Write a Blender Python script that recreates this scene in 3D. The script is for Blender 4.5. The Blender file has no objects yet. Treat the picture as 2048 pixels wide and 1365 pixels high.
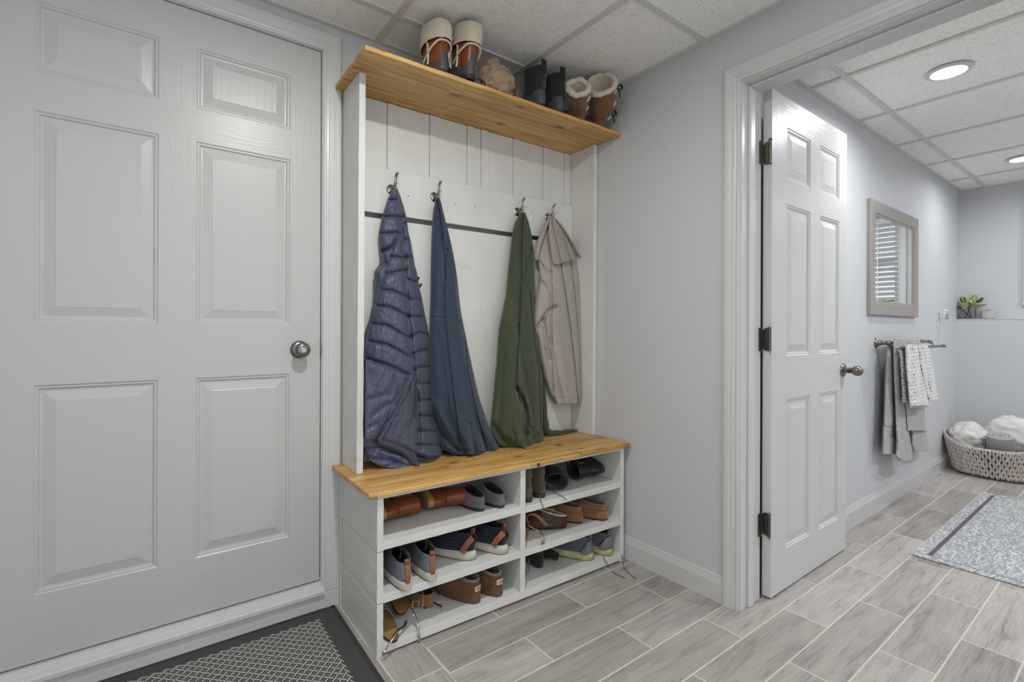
import bpy, math, random
import numpy as np
from mathutils import Vector, Matrix, Euler
PI = math.pi
S = bpy.context.scene
COL = S.collection

# ------------------------------------------------------------------ camera
F, YAW, ROLL, CY, CAMH = 989.2, .6449, .0035, 660.0, 1.075
_cy, _sy = math.cos(YAW), math.sin(YAW)
FW = np.array([_sy, _cy, 0.0])
_r = np.array([_cy, -_sy, 0.0]); _u = np.array([0, 0, 1.0])
RT = _r*math.cos(ROLL) + _u*math.sin(ROLL)
UP = -_r*math.sin(ROLL) + _u*math.cos(ROLL)
CAM = np.array([0, 0, CAMH])
cd = bpy.data.cameras.new('camera'); cam = bpy.data.objects.new('camera', cd); COL.objects.link(cam)
cd.sensor_fit = 'HORIZONTAL'; cd.sensor_width = 36.0; cd.lens = 36.0*F/2048.0
cd.shift_y = (CY - 682.5)/2048.0; cd.clip_start = .02; cd.clip_end = 100
m = Matrix.Identity(4)
for i in range(3):
    m[i][0] = RT[i]; m[i][1] = UP[i]; m[i][2] = -FW[i]; m[i][3] = CAM[i]
cam.matrix_world = m
S.camera = cam

# ------------------------------------------------------------------ world, lights, exposure
S.view_settings.view_transform = 'Standard'; S.view_settings.look = 'None'
S.view_settings.gamma = 1.0; S.view_settings.use_curve_mapping = False
S.view_settings.exposure = 0.0
w = bpy.data.worlds.new('sky'); S.world = w; w.use_nodes = True
bg = w.node_tree.nodes['Background']; bg.inputs[0].default_value = (.93, .96, 1.0, 1); bg.inputs[1].default_value = 1.08

LIGHTS = []
def disc_light(loc, size, power, col=(1, .97, .93), spread=160):
    l = bpy.data.lights.new('downlight_lamp', 'AREA'); l.shape = 'DISK'; l.size = size; l.energy = power
    l.color = col; l.spread = math.radians(spread)
    o = bpy.data.objects.new('downlight_lamp', l); COL.objects.link(o); o.location = loc
    LIGHTS.append(o); return o
ZC = 2.25
HALL_L = [(.46, .80, 17), (-.76, -.42, 4), (.46, -1.03, 5)]
BATH_L = [(2.915, .602, 7.5), (4.78, .602, 4.5), (2.915, -.62, 17), (4.78, -.62, 14)]
for x, y, p in HALL_L: disc_light((x, y, ZC-.014), .11, p, (1, .985, .96), 180)
for x, y, p in BATH_L: disc_light((x, y, ZC-.012), .13, p, (.97, .98, 1.0), 170)

# ------------------------------------------------------------------ measuring helpers (camera ray -> plane)
TH = math.radians(1.2); OL = np.array([.65, 1.955, 0.])
RL = np.array([[math.cos(TH), math.sin(TH), 0], [-math.sin(TH), math.cos(TH), 0], [0, 0, 1]])
def hitW(x, y, ax, v):
    d = FW + RT*(x-1024)/F - UP*(y-CY)/F
    t = (v-CAM[ax])/d[ax]; return CAM + d*t
_cl = RL.T @ (CAM-OL)
def hitL(x, y, ax, v):
    d = RL.T @ (FW + RT*(x-1024)/F - UP*(y-CY)/F)
    t = (v-_cl[ax])/d[ax]; return _cl + d*t
def l2w(p): return OL + RL @ np.array(p, float)

# ------------------------------------------------------------------ object helpers
def link(o, parent=None):
    COL.objects.link(o)
    if parent is not None: o.parent = parent
    return o
def tag(o, label=None, cat=None, group=None, kind=None):
    if label: o['label'] = label
    if cat: o['category'] = cat
    if group: o['group'] = group
    if kind: o['kind'] = kind
    return o
def thing(name, label, cat, loc=(0, 0, 0), rot=0, group=None):
    o = bpy.data.objects.new(name, None); o.empty_display_size = .05; COL.objects.link(o)
    o.location = [float(v) for v in loc]
    o.rotation_euler = (0, 0, rot) if isinstance(rot, (int, float)) else rot
    return tag(o, label, cat, group)
def thingL(name, label, cat, p=(0, 0, 0), rot=0, group=None):
    """a thing placed in the frame of the hall bench (slightly turned against the wall)"""
    o = thing(name, label, cat, l2w(p), 0, group)
    e = Euler((0, 0, rot) if isinstance(rot, (int, float)) else rot)
    o.rotation_euler = (Matrix.Rotation(-TH, 3, 'Z') @ e.to_matrix()).to_euler()
    return o

class MB:
    def __init__(s): s.v = []; s.f = []; s.m = []; s.mi = 0
    def add(s, vs, fs):
        b = len(s.v); s.v += [tuple(float(c) for c in v) for v in vs]
        s.f += [tuple(b+i for i in f) for f in fs]; s.m += [s.mi]*len(fs); return s
    def box(s, x0, x1, y0, y1, z0, z1):
        return s.add([(x0,y0,z0),(x1,y0,z0),(x1,y1,z0),(x0,y1,z0),(x0,y0,z1),(x1,y0,z1),(x1,y1,z1),(x0,y1,z1)],
                     [(3,2,1,0),(4,5,6,7),(0,1,5,4),(1,2,6,5),(2,3,7,6),(3,0,4,7)])
    def loft(s, rings, cap0=True, cap1=True, closed=True):
        n = len(rings[0]); vs = [p for r in rings for p in r]; fs = []
        for i in range(len(rings)-1):
            for j in range(n if closed else n-1):
                k = (j+1) % n
                fs.append((i*n+j, i*n+k, (i+1)*n+k, (i+1)*n+j))
        if cap0: fs.append(tuple(range(n-1, -1, -1)))
        if cap1: fs.append(tuple((len(rings)-1)*n+j for j in range(n)))
        return s.add(vs, fs)
    def tube(s, path, r, n=10, caps=True, flat=1.0, up=None):
        P = [Vector([float(c) for c in p]) for p in path]; rings = []
        R = r if isinstance(r, (list, tuple)) else [r]*len(P)
        a = Vector(up) if up else None
        for i, p in enumerate(P):
            t = (P[min(i+1, len(P)-1)] - P[max(i-1, 0)])
            t = t.normalized() if t.length > 1e-9 else Vector((0, 0, 1))
            if a is None: a = Vector((0, 0, 1)) if abs(t.z) < .9 else Vector((1, 0, 0))
            b = t.cross(a)
            if b.length < 1e-6: b = t.cross(Vector((1, .3, 0)))
            b.normalize(); c = b.cross(t).normalized(); a = c
            rings.append([p + b*(R[i]*math.cos(2*PI*k/n)) + c*(R[i]*flat*math.sin(2*PI*k/n)) for k in range(n)])
        return s.loft(rings, caps, caps)
    def lathe(s, prof, n=24, o=(0, 0, 0), axis='z', caps=True):
        rings = []
        for r, h in prof:
            ring = []
            for k in range(n):
                a = 2*PI*k/n; x, y = max(r, 1e-4)*math.cos(a), max(r, 1e-4)*math.sin(a)
                q = {'z': (x, y, h), '-y': (x, -h, y), 'x': (h, x, y), '-x': (-h, y, x)}[axis]
                ring.append((o[0]+q[0], o[1]+q[1], o[2]+q[2]))
            rings.append(ring)
        return s.loft(rings, caps, caps)
    def ell(s, c, r, nu=12, nv=8, rot=None):
        rings = []
        for i in range(nv+1):
            ph = -PI/2 + PI*i/nv; ring = []
            for j in range(nu):
                q = Vector((r[0]*math.cos(ph)*math.cos(2*PI*j/nu), r[1]*math.cos(ph)*math.sin(2*PI*j/nu), r[2]*math.sin(ph)))
                if rot is not None: q = rot @ q
                ring.append((c[0]+q[0], c[1]+q[1], c[2]+q[2]))
            rings.append(ring)
        return s.loft(rings, True, True)
    def build(s, name, mats, parent=None, smooth=False, bevel=0, sub=0, loc=None, rot=None, angle=None):
        me = bpy.data.meshes.new(name); me.from_pydata(s.v, [], s.f)
        if not isinstance(mats, (list, tuple)): mats = [mats]
        for mt in mats: me.materials.append(mt)
        if len(mats) > 1:
            for p, k in zip(me.polygons, s.m): p.material_index = k
        me.validate(); me.update()
        if smooth or angle: me.polygons.foreach_set('use_smooth', [True]*len(me.polygons))
        if angle: me.set_sharp_from_angle(angle=math.radians(angle))
        o = bpy.data.objects.new(name, me); link(o, parent)
        if loc is not None: o.location = [float(c) for c in loc]
        if rot is not None: o.rotation_euler = rot
        if bevel:
            b = o.modifiers.new('bevel', 'BEVEL'); b.width = bevel; b.segments = 2; b.limit_method = 'ANGLE'
        if sub:
            b = o.modifiers.new('subdiv', 'SUBSURF'); b.levels = sub; b.render_levels = sub
        return o
def structure(name, mb, mats, **k): return tag(mb.build(name, mats, **k), kind='structure')

# ------------------------------------------------------------------ materials
class NT:
    """tiny node-graph helper"""
    def __init__(s, name):
        s.mat = bpy.data.materials.new(name); s.mat.use_nodes = True; s.t = s.mat.node_tree
        s.b = s.t.nodes['Principled BSDF']; s.tc = None
    def n(s, typ, **k):
        nd = s.t.nodes.new(typ)
        for a, v in k.items():
            if a.startswith('i_'):
                key = a[2:]; key = int(key) if key.isdigit() else key.replace('_', ' ')
                s.set(nd.inputs[key], v)
            else: setattr(nd, a, v)
        return nd
    def set(s, inp, v):
        if isinstance(v, bpy.types.NodeSocket): s.t.links.new(v, inp)
        elif isinstance(v, bpy.types.Node): s.t.links.new(v.outputs[0], inp)
        else:
            if hasattr(inp.default_value, '__len__') and isinstance(v, (tuple, list)) and len(v) == 3 and len(inp.default_value) == 4: v = (*v, 1)
            inp.default_value = v
    def obj(s):
        if not s.tc: s.tc = s.n('ShaderNodeTexCoord')
        return s.tc.outputs['Object']
    def map(s, scale=(1,1,1), loc=(0,0,0), rot=(0,0,0), vec=None):
        m = s.n('ShaderNodeMapping'); s.set(m.inputs['Vector'], vec or s.obj())
        m.inputs['Scale'].default_value = scale; m.inputs['Location'].default_value = loc; m.inputs['Rotation'].default_value = rot
        return m.outputs[0]
    def noise(s, scale=5, vec=None, detail=4, rough=.5, dist=0):
        nd = s.n('ShaderNodeTexNoise'); s.set(nd.inputs['Vector'], vec or s.obj())
        nd.inputs['Scale'].default_value = scale; nd.inputs['Detail'].default_value = detail
        nd.inputs['Roughness'].default_value = rough; nd.inputs['Distortion'].default_value = dist
        return nd.outputs['Fac']
    def vor(s, scale=5, vec=None, feature='F1', out='Distance', rnd=1.0):
        nd = s.n('ShaderNodeTexVoronoi', feature=feature); s.set(nd.inputs['Vector'], vec or s.obj())
        nd.inputs['Scale'].default_value = scale; nd.inputs['Randomness'].default_value = rnd
        return nd.outputs[out]
    def wave(s, scale=5, vec=None, dist=2, detail=2, dscale=1, bands='X', typ='BANDS'):
        nd = s.n('ShaderNodeTexWave', wave_type=typ, bands_direction=bands); s.set(nd.inputs['Vector'], vec or s.obj())
        nd.inputs['Scale'].default_value = scale; nd.inputs['Distortion'].default_value = dist
        nd.inputs['Detail'].default_value = detail; nd.inputs['Detail Scale'].default_value = dscale
        return nd.outputs['Fac']
    def ramp(s, fac, stops, interp='LINEAR'):
        r = s.n('ShaderNodeValToRGB'); s.set(r.inputs[0], fac); cr = r.color_ramp; cr.interpolation = interp
        while len(cr.elements) < len(stops): cr.elements.new(.5)
        for e, (p, c) in zip(cr.elements, stops):
            e.position = p; e.color = (*c, 1) if not isinstance(c, (int, float)) else (c, c, c, 1)
        return r.outputs[0]
    def math(s, op, a, b=None, c=None, clamp=False):
        nd = s.n('ShaderNodeMath', operation=op, use_clamp=clamp); s.set(nd.inputs[0], a)
        if b is not None: s.set(nd.inputs[1], b)
        if c is not None: s.set(nd.inputs[2], c)
        return nd.outputs[0]
    def mix(s, fac, a, b, mode='MIX'):
        nd = s.n('ShaderNodeMix', data_type='RGBA', blend_type=mode); s.set(nd.inputs[0], fac); s.set(nd.inputs[6], a); s.set(nd.inputs[7], b)
        return nd.outputs[2]
    def xyz(s, vec=None):
        nd = s.n('ShaderNodeSeparateXYZ'); s.set(nd.inputs[0], vec or s.obj()); return nd.outputs
    def bump(s, h, strength=.3, dist=.002, normal=None):
        nd = s.n('ShaderNodeBump'); s.set(nd.inputs['Height'], h); nd.inputs['Strength'].default_value = strength; nd.inputs['Distance'].default_value = dist
        if normal is not None: s.set(nd.inputs['Normal'], normal)
        s.set(s.b.inputs['Normal'], nd.outputs[0]); return nd.outputs[0]
    def out(s, col=None, rough=None, metal=None, **k):
        if col is not None: s.set(s.b.inputs['Base Color'], col)
        if rough is not None: s.set(s.b.inputs['Roughness'], rough)
        if metal is not None: s.b.inputs['Metallic'].default_value = metal
        for a, v in k.items(): s.set(s.b.inputs[a.replace('_', ' ')], v)
        return s.mat
def srgb(r, g, b):
    f = lambda c: (c/255/12.92) if c/255 <= .04045 else ((c/255+.055)/1.055)**2.4
    return (f(r), f(g), f(b))

def m_plain(name, col, rough=.5, metal=0, nscale=40, nstr=.1, ndist=.001, var=.06, **k):
    t = NT(name); n = t.noise(nscale, detail=3)
    c = t.mix(t.math('MULTIPLY', n, 1.0), tuple(max(0, x*(1-var)) for x in col), tuple(min(1, x*(1+var)) for x in col))
    if nstr: t.bump(n, nstr, ndist)
    return t.out(c, rough, metal, **k)

def m_wall(name, col):
    t = NT(name); n = t.noise(220, detail=2); n2 = t.noise(1.3, detail=2)
    c = t.mix(n2, tuple(x*.97 for x in col), tuple(x*1.03 for x in col)); t.bump(n, .12, .0006)
    return t.out(c, .62)
def m_trimpaint(name, col, rough=.32, bumps=.05):
    t = NT(name); n = t.noise(30, vec=t.map((1, 1, .15)), detail=4); c = t.mix(n, tuple(x*.97 for x in col), col)
    t.bump(n, bumps, .0006); return t.out(c, rough)
def m_doorgrain(name, col, horizontal=False, strength=.35, rough=.34, curly=False):
    t = NT(name)
    sc = (9, 9, 130) if horizontal else (150, 150, 5)
    if curly: sc = (34, 34, 5)
    nz = t.noise(2.2, vec=t.map((1.5, 1.5, .7) if not horizontal else (.8, .8, 2)), detail=2)
    comb = t.n('ShaderNodeVectorMath', operation='MULTIPLY_ADD')
    t.set(comb.inputs[0], nz); comb.inputs[1].default_value = (.05, .05, .05); t.set(comb.inputs[2], t.obj())
    n = t.noise(1.0, vec=t.map(sc, vec=comb.outputs[0]), detail=2, rough=.45)
    if curly:
        wv = t.wave(13, vec=t.map((1, 1, .16), vec=comb.outputs[0]), dist=5, detail=2, dscale=1.4, bands='X')
        n = t.math('ADD', t.math('MULTIPLY', wv, .8), t.math('MULTIPLY', n, .3))
    r = t.ramp(n, [(.35, 0), (.62, 1)])
    t.bump(r, strength, .0007)
    dust = t.vor(7, out='Distance'); spots = t.ramp(dust, [(.012, .55), (.02, 1.0)])
    c = t.mix(1.0, col, spots, 'MULTIPLY')
    return t.out(c, rough)
def m_metal(name, col, rough=.3, aniso=0):
    t = NT(name); n = t.noise(60, vec=t.map((1, 1, 6)), detail=3)
    return t.out(t.mix(n, tuple(x*.85 for x in col), col), t.ramp(n, [(.2, rough*.8), (.8, min(1, rough*1.25))]), 1.0)
def m_pine(name, bandaxis=1, along=0, dark=0):
    t = NT(name); x = t.xyz(); a = x[along]; b = x[bandaxis]
    # glued staves: random tint per stave
    row = t.math('FLOOR', t.math('DIVIDE', b, .052))
    seg = t.math('FLOOR', t.math('DIVIDE', t.math('ADD', a, t.math('MULTIPLY', t.math('SINE', t.math('MULTIPLY', row, 12.7)), 1.3)), .62))
    cmb = t.n('ShaderNodeCombineXYZ'); t.set(cmb.inputs[0], row); t.set(cmb.inputs[1], seg)
    wn = t.n('ShaderNodeTexWhiteNoise', noise_dimensions='3D'); t.set(wn.inputs['Vector'], cmb.outputs[0])
    off = t.n('ShaderNodeVectorMath', operation='MULTIPLY_ADD'); t.set(off.inputs[0], wn.outputs['Color']); off.inputs[1].default_value = (7, 7, 7); t.set(off.inputs[2], t.obj())
    sc = [1.0, 1.0, 1.0]; sc[along] = .07
    v = t.map(tuple(s*34 for s in sc), vec=off.outputs[0])
    g1 = t.noise(1.0, vec=v, detail=5, rough=.62, dist=.9)
    sc2 = [1.0, 1.0, 1.0]; sc2[along] = .025
    g2 = t.noise(1.0, vec=t.map(tuple(s*170 for s in sc2), vec=off.outputs[0]), detail=3, rough=.6)
    g = t.math('ADD', t.math('MULTIPLY', g1, .8), t.math('MULTIPLY', g2, .32))
    col = t.ramp(g, [(.34, srgb(138, 94, 46)), (.45, srgb(184, 138, 76)), (.54, srgb(208, 166, 98)), (.64, srgb(220, 182, 116)), (.76, srgb(230, 200, 140))])
    tint = t.ramp(wn.outputs['Value'], [(0, srgb(226, 216, 200)), (.4, srgb(244, 236, 224)), (.7, (1, 1, 1)), (1, srgb(252, 240, 222))])
    col = t.mix(.85, col, tint, 'MULTIPLY')
    ksc = [9, 9, 9]; ksc[along] = 4.5; ksc[3-along-bandaxis if along+bandaxis < 3 else 2] = .01
    kn = t.vor(1.0, vec=t.map(tuple(ksc), loc=(.3, .2, 0)), out='Distance')
    col = t.mix(t.ramp(kn, [(.05, 1), (.08, .7), (.17, 0)]), col, srgb(104, 60, 28))
    edge = t.math('ABSOLUTE', t.math('SUBTRACT', t.math('FRACT', t.math('DIVIDE', b, .052)), .5))
    col = t.mix(t.ramp(edge, [(.485, 0), (.5, .22)]), col, srgb(120, 80, 40))
    t.bump(g2, .15, .0008)
    return t.out(col, .42)
def m_whitewood(name):
    t = NT(name); g = t.noise(1.0, vec=t.map((70, 70, 6)), detail=4, rough=.6); n = t.noise(6, detail=4)
    c = t.mix(n, srgb(208, 209, 204), srgb(226, 227, 223))
    mk = t.ramp(t.vor(5.5, out='Distance'), [(.02, 0), (.035, 1)])
    c = t.mix(t.math('MULTIPLY', t.math('SUBTRACT', 1.0, mk), .45), c, srgb(150, 140, 120))
    sm = t.ramp(t.noise(3.1, vec=t.map((1, 1, 2), loc=(3, 1, 2)), detail=5, rough=.7), [(.62, 0), (.74, .35)])
    c = t.mix(sm, c, srgb(176, 170, 158))
    t.bump(t.math('ADD', g, t.math('MULTIPLY', n, .3)), .22, .0012)
    return t.out(c, .45)
def m_floor():
    t = NT('wood look tile'); x = t.xyz()
    # zone left of X=.774 has its tiles turned by 90 degrees
    left = t.math('LESS_THAN', x[0], .774)
    ax = t.mix(left, x[0], x[1]); ay = t.mix(left, t.math('SUBTRACT', x[1], .893), t.math('SUBTRACT', x[0], .774))
    ax = t.math('ADD', t.math('MULTIPLY', left, t.math('SUBTRACT', x[1], x[0])), x[0])
    b0 = t.math('SUBTRACT', x[1], .893); b1 = t.math('SUBTRACT', x[0], .774)
    ay = t.math('ADD', t.math('MULTIPLY', left, t.math('SUBTRACT', b1, b0)), b0)
    row = t.math('FLOOR', t.math('DIVIDE', ay, .1525))
    par = t.math('MODULO', t.math('ADD', row, 100.0), 2.0)        # 0 -> rows whose joints sit at 1.38, 1.99
    shift = t.math('ADD', 1.385, t.math('MULTIPLY', t.math('SUBTRACT', 1.0, par), .3))
    q = t.math('DIVIDE', t.math('SUBTRACT', ax, shift), .6075)
    colm = t.math('FLOOR', q)
    fx = t.math('MULTIPLY', t.math('SUBTRACT', q, colm), .6075); fy = t.math('SUBTRACT', ay, t.math('MULTIPLY', row, .1525))
    dx = t.math('MINIMUM', fx, t.math('SUBTRACT', .6075, fx)); dy = t.math('MINIMUM', fy, t.math('SUBTRACT', .1525, fy))
    d = t.math('MINIMUM', dx, dy)
    gr = t.ramp(d, [(.0013, 1), (.0021, 0)])
    cmb = t.n('ShaderNodeCombineXYZ'); t.set(cmb.inputs[0], row); t.set(cmb.inputs[1], colm); t.set(cmb.inputs[2], left)
    wn = t.n('ShaderNodeTexWhiteNoise', noise_dimensions='3D'); t.set(wn.inputs['Vector'], cmb.outputs[0])
    c2 = t.n('ShaderNodeCombineXYZ'); t.set(c2.inputs[0], ax); t.set(c2.inputs[1], ay)
    off = t.n('ShaderNodeVectorMath', operation='MULTIPLY_ADD'); t.set(off.inputs[0], wn.outputs['Color']); off.inputs[1].default_value = (9, 9, 9); t.set(off.inputs[2], c2.outputs[0])
    g1 = t.noise(1.0, vec=t.map((2.6, 19, 1), vec=off.outputs[0]), detail=5, rough=.62, dist=.7)
    g2 = t.noise(1.0, vec=t.map((9, 160, 1), vec=off.outputs[0]), detail=3, rough=.6, dist=.3)
    g3 = t.noise(1.0, vec=t.map((3.5, 5, 1), vec=off.outputs[0]), detail=3)
    g = t.math('ADD', t.math('ADD', t.math('MULTIPLY', g1, .62), t.math('MULTIPLY', g2, .42)), t.math('MULTIPLY', g3, .16))
    col = t.ramp(g, [(.42, srgb(146, 141, 136)), (.52, srgb(172, 166, 161)), (.62, srgb(188, 183, 177)), (.76, srgb(200, 195, 189))])
    tint = t.ramp(wn.outputs['Value'], [(0, srgb(214, 212, 210)), (1, (1, 1, 1))])
    col = t.mix(1.0, col, tint, 'MULTIPLY')
    vein = t.ramp(t.noise(1.0, vec=t.map((3.2, 26, 1), loc=(5, 3, 0), vec=off.outputs[0]), detail=4, rough=.55, dist=1.4), [(.60, 0), (.72, .55)])
    col = t.mix(vein, col, srgb(124, 117, 111))
    col = t.mix(gr, col, srgb(222, 216, 206))
    t.bump(t.math('SUBTRACT', t.math('MULTIPLY', g2, .15), gr), .35, .0012)
    return t.out(col, t.mix(gr, (.42, .42, .42), (.8, .8, .8)))
def m_ceiltile():
    t = NT('fissured ceiling tile'); 
    v1 = t.vor(150, out='Distance'); big = t.noise(28, detail=2)
    th = t.math('MULTIPLY', t.ramp(big, [(.35, .06), (.7, .27)]), 1.0)
    hole = t.math('LESS_THAN', v1, th)
    v2 = t.vor(1.0, vec=t.map((95, 190, 60), rot=(0, 0, .6)), out='Distance')
    hole2 = t.math('LESS_THAN', v2, .17)
    h = t.math('MAXIMUM', hole, t.math('MULTIPLY', hole2, .9))
    c = t.mix(h, srgb(248, 247, 243), srgb(140, 136, 130))
    t.bump(t.math('SUBTRACT', t.math('MULTIPLY', t.noise(160, detail=2), .4), h), .5, .0015)
    return t.out(c, .9)
def m_fabric(name, col, scale=600, strength=.3, rough=.9, mottle=None, var=.12, sheen=.2, mscale=260):
    t = NT(name); wv = t.noise(scale, detail=2); big = t.noise(9, detail=3)
    c = t.mix(wv, tuple(x*(1-var) for x in col), tuple(min(1, x*(1+var)) for x in col))
    if mottle:
        c = t.mix(t.ramp(t.noise(mscale, detail=2, rough=.7), [(.45, 0), (.62, .7)]), c, mottle)
    c = t.mix(t.math('MULTIPLY', big, .25), c, tuple(x*.8 for x in col))
    t.bump(wv, strength, .0008); return t.out(c, rough, Sheen_Weight=sheen)
def m_leather(name, col, rough=.42, scale=130, strength=.18, var=.25):
    t = NT(name); v = t.vor(scale, out='Distance'); n = t.noise(14, detail=5)
    c = t.mix(n, tuple(x*(1-var) for x in col), tuple(min(1, x*(1+var)) for x in col)); t.bump(v, strength, .0008)
    return t.out(c, rough)
def m_suede(name, col, var=.3):
    t = NT(name); n = t.noise(18, detail=5, rough=.65); f = t.noise(500, detail=2)
    c = t.mix(n, tuple(x*(1-var) for x in col), tuple(min(1, x*(1+var)) for x in col)); t.bump(f, .25, .0007)
    return t.out(c, .95, Sheen_Weight=.3)
def m_fleece(name, col):
    t = NT(name); v = t.vor(330, out='Distance'); n = t.noise(120, detail=4, rough=.7)
    h = t.math('ADD', t.math('MULTIPLY', v, -.9), n)
    c = t.mix(t.ramp(v, [(.2, 0), (.9, 1)]), col, tuple(x*.72 for x in col)); t.bump(h, .8, .003)
    return t.out(c, 1.0, Sheen_Weight=.4)
def m_knit(name, col, scale=300):
    t = NT(name); v = t.vor(1.0, vec=t.map((scale, scale, scale*1.6)), out='Distance', rnd=.2)
    c = t.mix(t.ramp(v, [(.15, 0), (.6, 1)]), tuple(min(1, x*1.25) for x in col), tuple(x*.5 for x in col)); t.bump(v, -.5, .001)
    return t.out(c, .85)

WHITE = srgb(208, 209, 208); DOORW = srgb(193, 193, 192)
M = {}
M['wall_hall'] = m_wall('grey wall paint', srgb(203, 205, 207))
M['wall_bath'] = m_wall('pale grey wall paint', srgb(206, 208, 211))
M['trim'] = m_trimpaint('white trim paint', WHITE)
M['doorv'] = m_doorgrain('white door, upright grain', DOORW, False, .2)
M['doorh'] = m_doorgrain('white door, level grain', DOORW, True, .25)
M['doorp'] = m_doorgrain('white door panel, figured grain', DOORW, False, .17, curly=True)
for k_ in 'vhp': M['bdoor'+k_] = m_doorgrain('white bathroom door, '+k_, WHITE, k_ == 'h', .45, curly=k_ == 'p')
M['nickel'] = m_metal('brushed nickel', srgb(138, 134, 126), .28)
M['chrome'] = m_metal('polished chrome', srgb(178, 178, 176), .12)
M['hinge'] = m_metal('dull nickel hinge', srgb(118, 113, 103), .42)
M['pine'] = m_pine('stained pine', 1, 0)
M['white_wood'] = m_whitewood('white painted boards')
M['floor'] = m_floor()
M['ceil'] = m_ceiltile()
M['tbar'] = m_plain('white ceiling grid bar', srgb(212, 211, 207), .5, nstr=0)
M['dark'] = m_plain('dark gap', srgb(30, 29, 28), .9)
# ================================================================== SETTING
XR, XR2 = 1.84, 1.985          # wall between hall and bathroom
YB, YM = 1.96, 1.065           # hall back wall, mirror wall of the bathroom
XF, XF2 = 5.405, 5.508         # far wall below and above its ledge
HX0, HY0, BY0 = -1.75, -1.2, -1.25
mb = MB(); mb.box(HX0-.1, 6.0, HY0-.1, 2.3, -.05, 0); structure('floor', mb, M['floor'])
# ceiling slab with its grid of bars
ce = structure('ceiling', MB().box(HX0-.1, 6.0, HY0-.1, 2.3, ZC+.006, ZC+.06), M['ceil'])
def tbars(xs, ys, x0, x1, y0, y1):
    mb = MB(); wd = .012; z0 = ZC-.001; z1 = ZC+.008
    for x in xs: mb.box(x-wd, x+wd, y0, y1, z0, z1)
    for y in ys: mb.box(x0, x1, y-wd, y+wd, z0+.0006, z1)
    e = .022                       # wall angle all round
    mb.box(x0, x0+e, y0, y1, z0-.001, z1); mb.box(x1-e, x1, y0, y1, z0-.001, z1)
    mb.box(x0, x1, y0, y0+e, z0-.0005, z1); mb.box(x0, x1, y1-e, y1, z0-.0005, z1)
    return mb.build('grid_bars', M['tbar'], ce)
tbars([.768+.61*k for k in range(-4, 2)], [1.135+.61*k for k in range(-4, 2)], HX0, XR, HY0, YB)
tbars([2.605+.6175*k for k in range(-1, 5)], [.905-.61*k for k in range(0, 4)], XR2, XF2, BY0, YM)

# hall back wall with the closet door opening
DX0, DX1, DZ0, DZ1 = -.357, .556, .108, 2.143
mb = MB(); T = .12
mb.box(HX0-.1, DX0-.02, YB, YB+T, 0, ZC); mb.box(DX1+.02, XR, YB, YB+T, 0, ZC)
mb.box(DX0-.02, DX1+.02, YB, YB+T, DZ1+.02, ZC)
structure('wall_back', mb, M['wall_hall'])
# right wall of the hall, opening to the bathroom
OY0, OY1, OZ = .205, .985, 2.028
mb = MB(); mb.box(XR, XR2, OY1+.018, YB+T, 0, ZC); mb.box(XR, XR2, HY0, OY0-.018, 0, ZC); mb.box(XR, XR2, OY0-.018, OY1+.018, OZ+.018, ZC)
structure('wall_right', mb, M['wall_hall'])
structure('wall_left', MB().box(HX0-.1, HX0, HY0, YB, 0, ZC), M['wall_hall'])
# bathroom
structure('wall_bathroom_mirror', MB().box(XR2, 6.0, YM, YM+.1, 0, ZC), M['wall_bath'])
structure('wall_bathroom_near', MB().box(XR2, 6.0, BY0-.1, BY0, 0, ZC), M['wall_bath'])
WY0, WY1, WZ0, WZ1 = -.28, .63, 1.30, 2.13       # window in the far wall
mb = MB(); mb.box(XF, XF2+.12, BY0, YM, 0, 1.172)
mb.box(XF2, XF2+.12, WY1, YM, 1.172, ZC); mb.box(XF2, XF2+.12, BY0, WY0, 1.172, ZC)
mb.box(XF2, XF2+.12, WY0, WY1, 1.172, WZ0); mb.box(XF2, XF2+.12, WY0, WY1, WZ1, ZC)
structure('wall_bathroom_far', mb, M['wall_bath'])
# ragged paint line on the ledge
mb = MB(); ys = np.linspace(BY0, YM-.002, 120); rs = random.Random(4)
rings = []
for y in ys:
    h = 1.1705 - .0015*rs.random() - (.0035 if .55 < y < .72 else 0)*rs.random()
    rings.append([(XF-.003, y, h), (XF-.003, y, 1.176), (XF2, y, 1.176), (XF2, y, h)])
mb.loft(rings); structure('trim_1', mb, M['trim'])

# ---- profiles swept along straight runs
def baseboard(name, p0, p1, nrm, h=.105, th=.014):
    p0 = Vector((*p0, 0)); p1 = Vector((*p1, 0)); n = Vector((*nrm, 0))
    prof = [(0, 0), (th, 0), (th, h*.73), (th*.8, h*.76), (th*.78, h*.82), (th*.55, h*.86), (th*.5, h*.93), (th*.3, h), (0, h)]
    rings = [[p + n*a + Vector((0, 0, b)) for a, b in prof] for p in (p0, p1)]
    return structure(name, MB().loft(rings), M['trim'])
baseboard('baseboard_right', (XR, HY0), (XR, OY0-.07), (-1, 0))
baseboard('baseboard_hall', (XR, OY1+.065), (XR, YB), (-1, 0))
baseboard('baseboard_left', (HX0, HY0), (HX0, YB), (1, 0))
baseboard('baseboard_back', (HX0, YB), (DX0-.09, YB), (0, -1))
baseboard('baseboard_alcove', (DX1+.075, YB), (XR, YB), (0, -1), .1, .012)
baseboard('baseboard_mirror', (XR2, YM), (XF, YM), (0, -1))
baseboard('baseboard_far', (XF, BY0), (XF, YM), (-1, 0))
baseboard('baseboard_near', (XR2, BY0), (XF, BY0), (0, 1))

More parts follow.
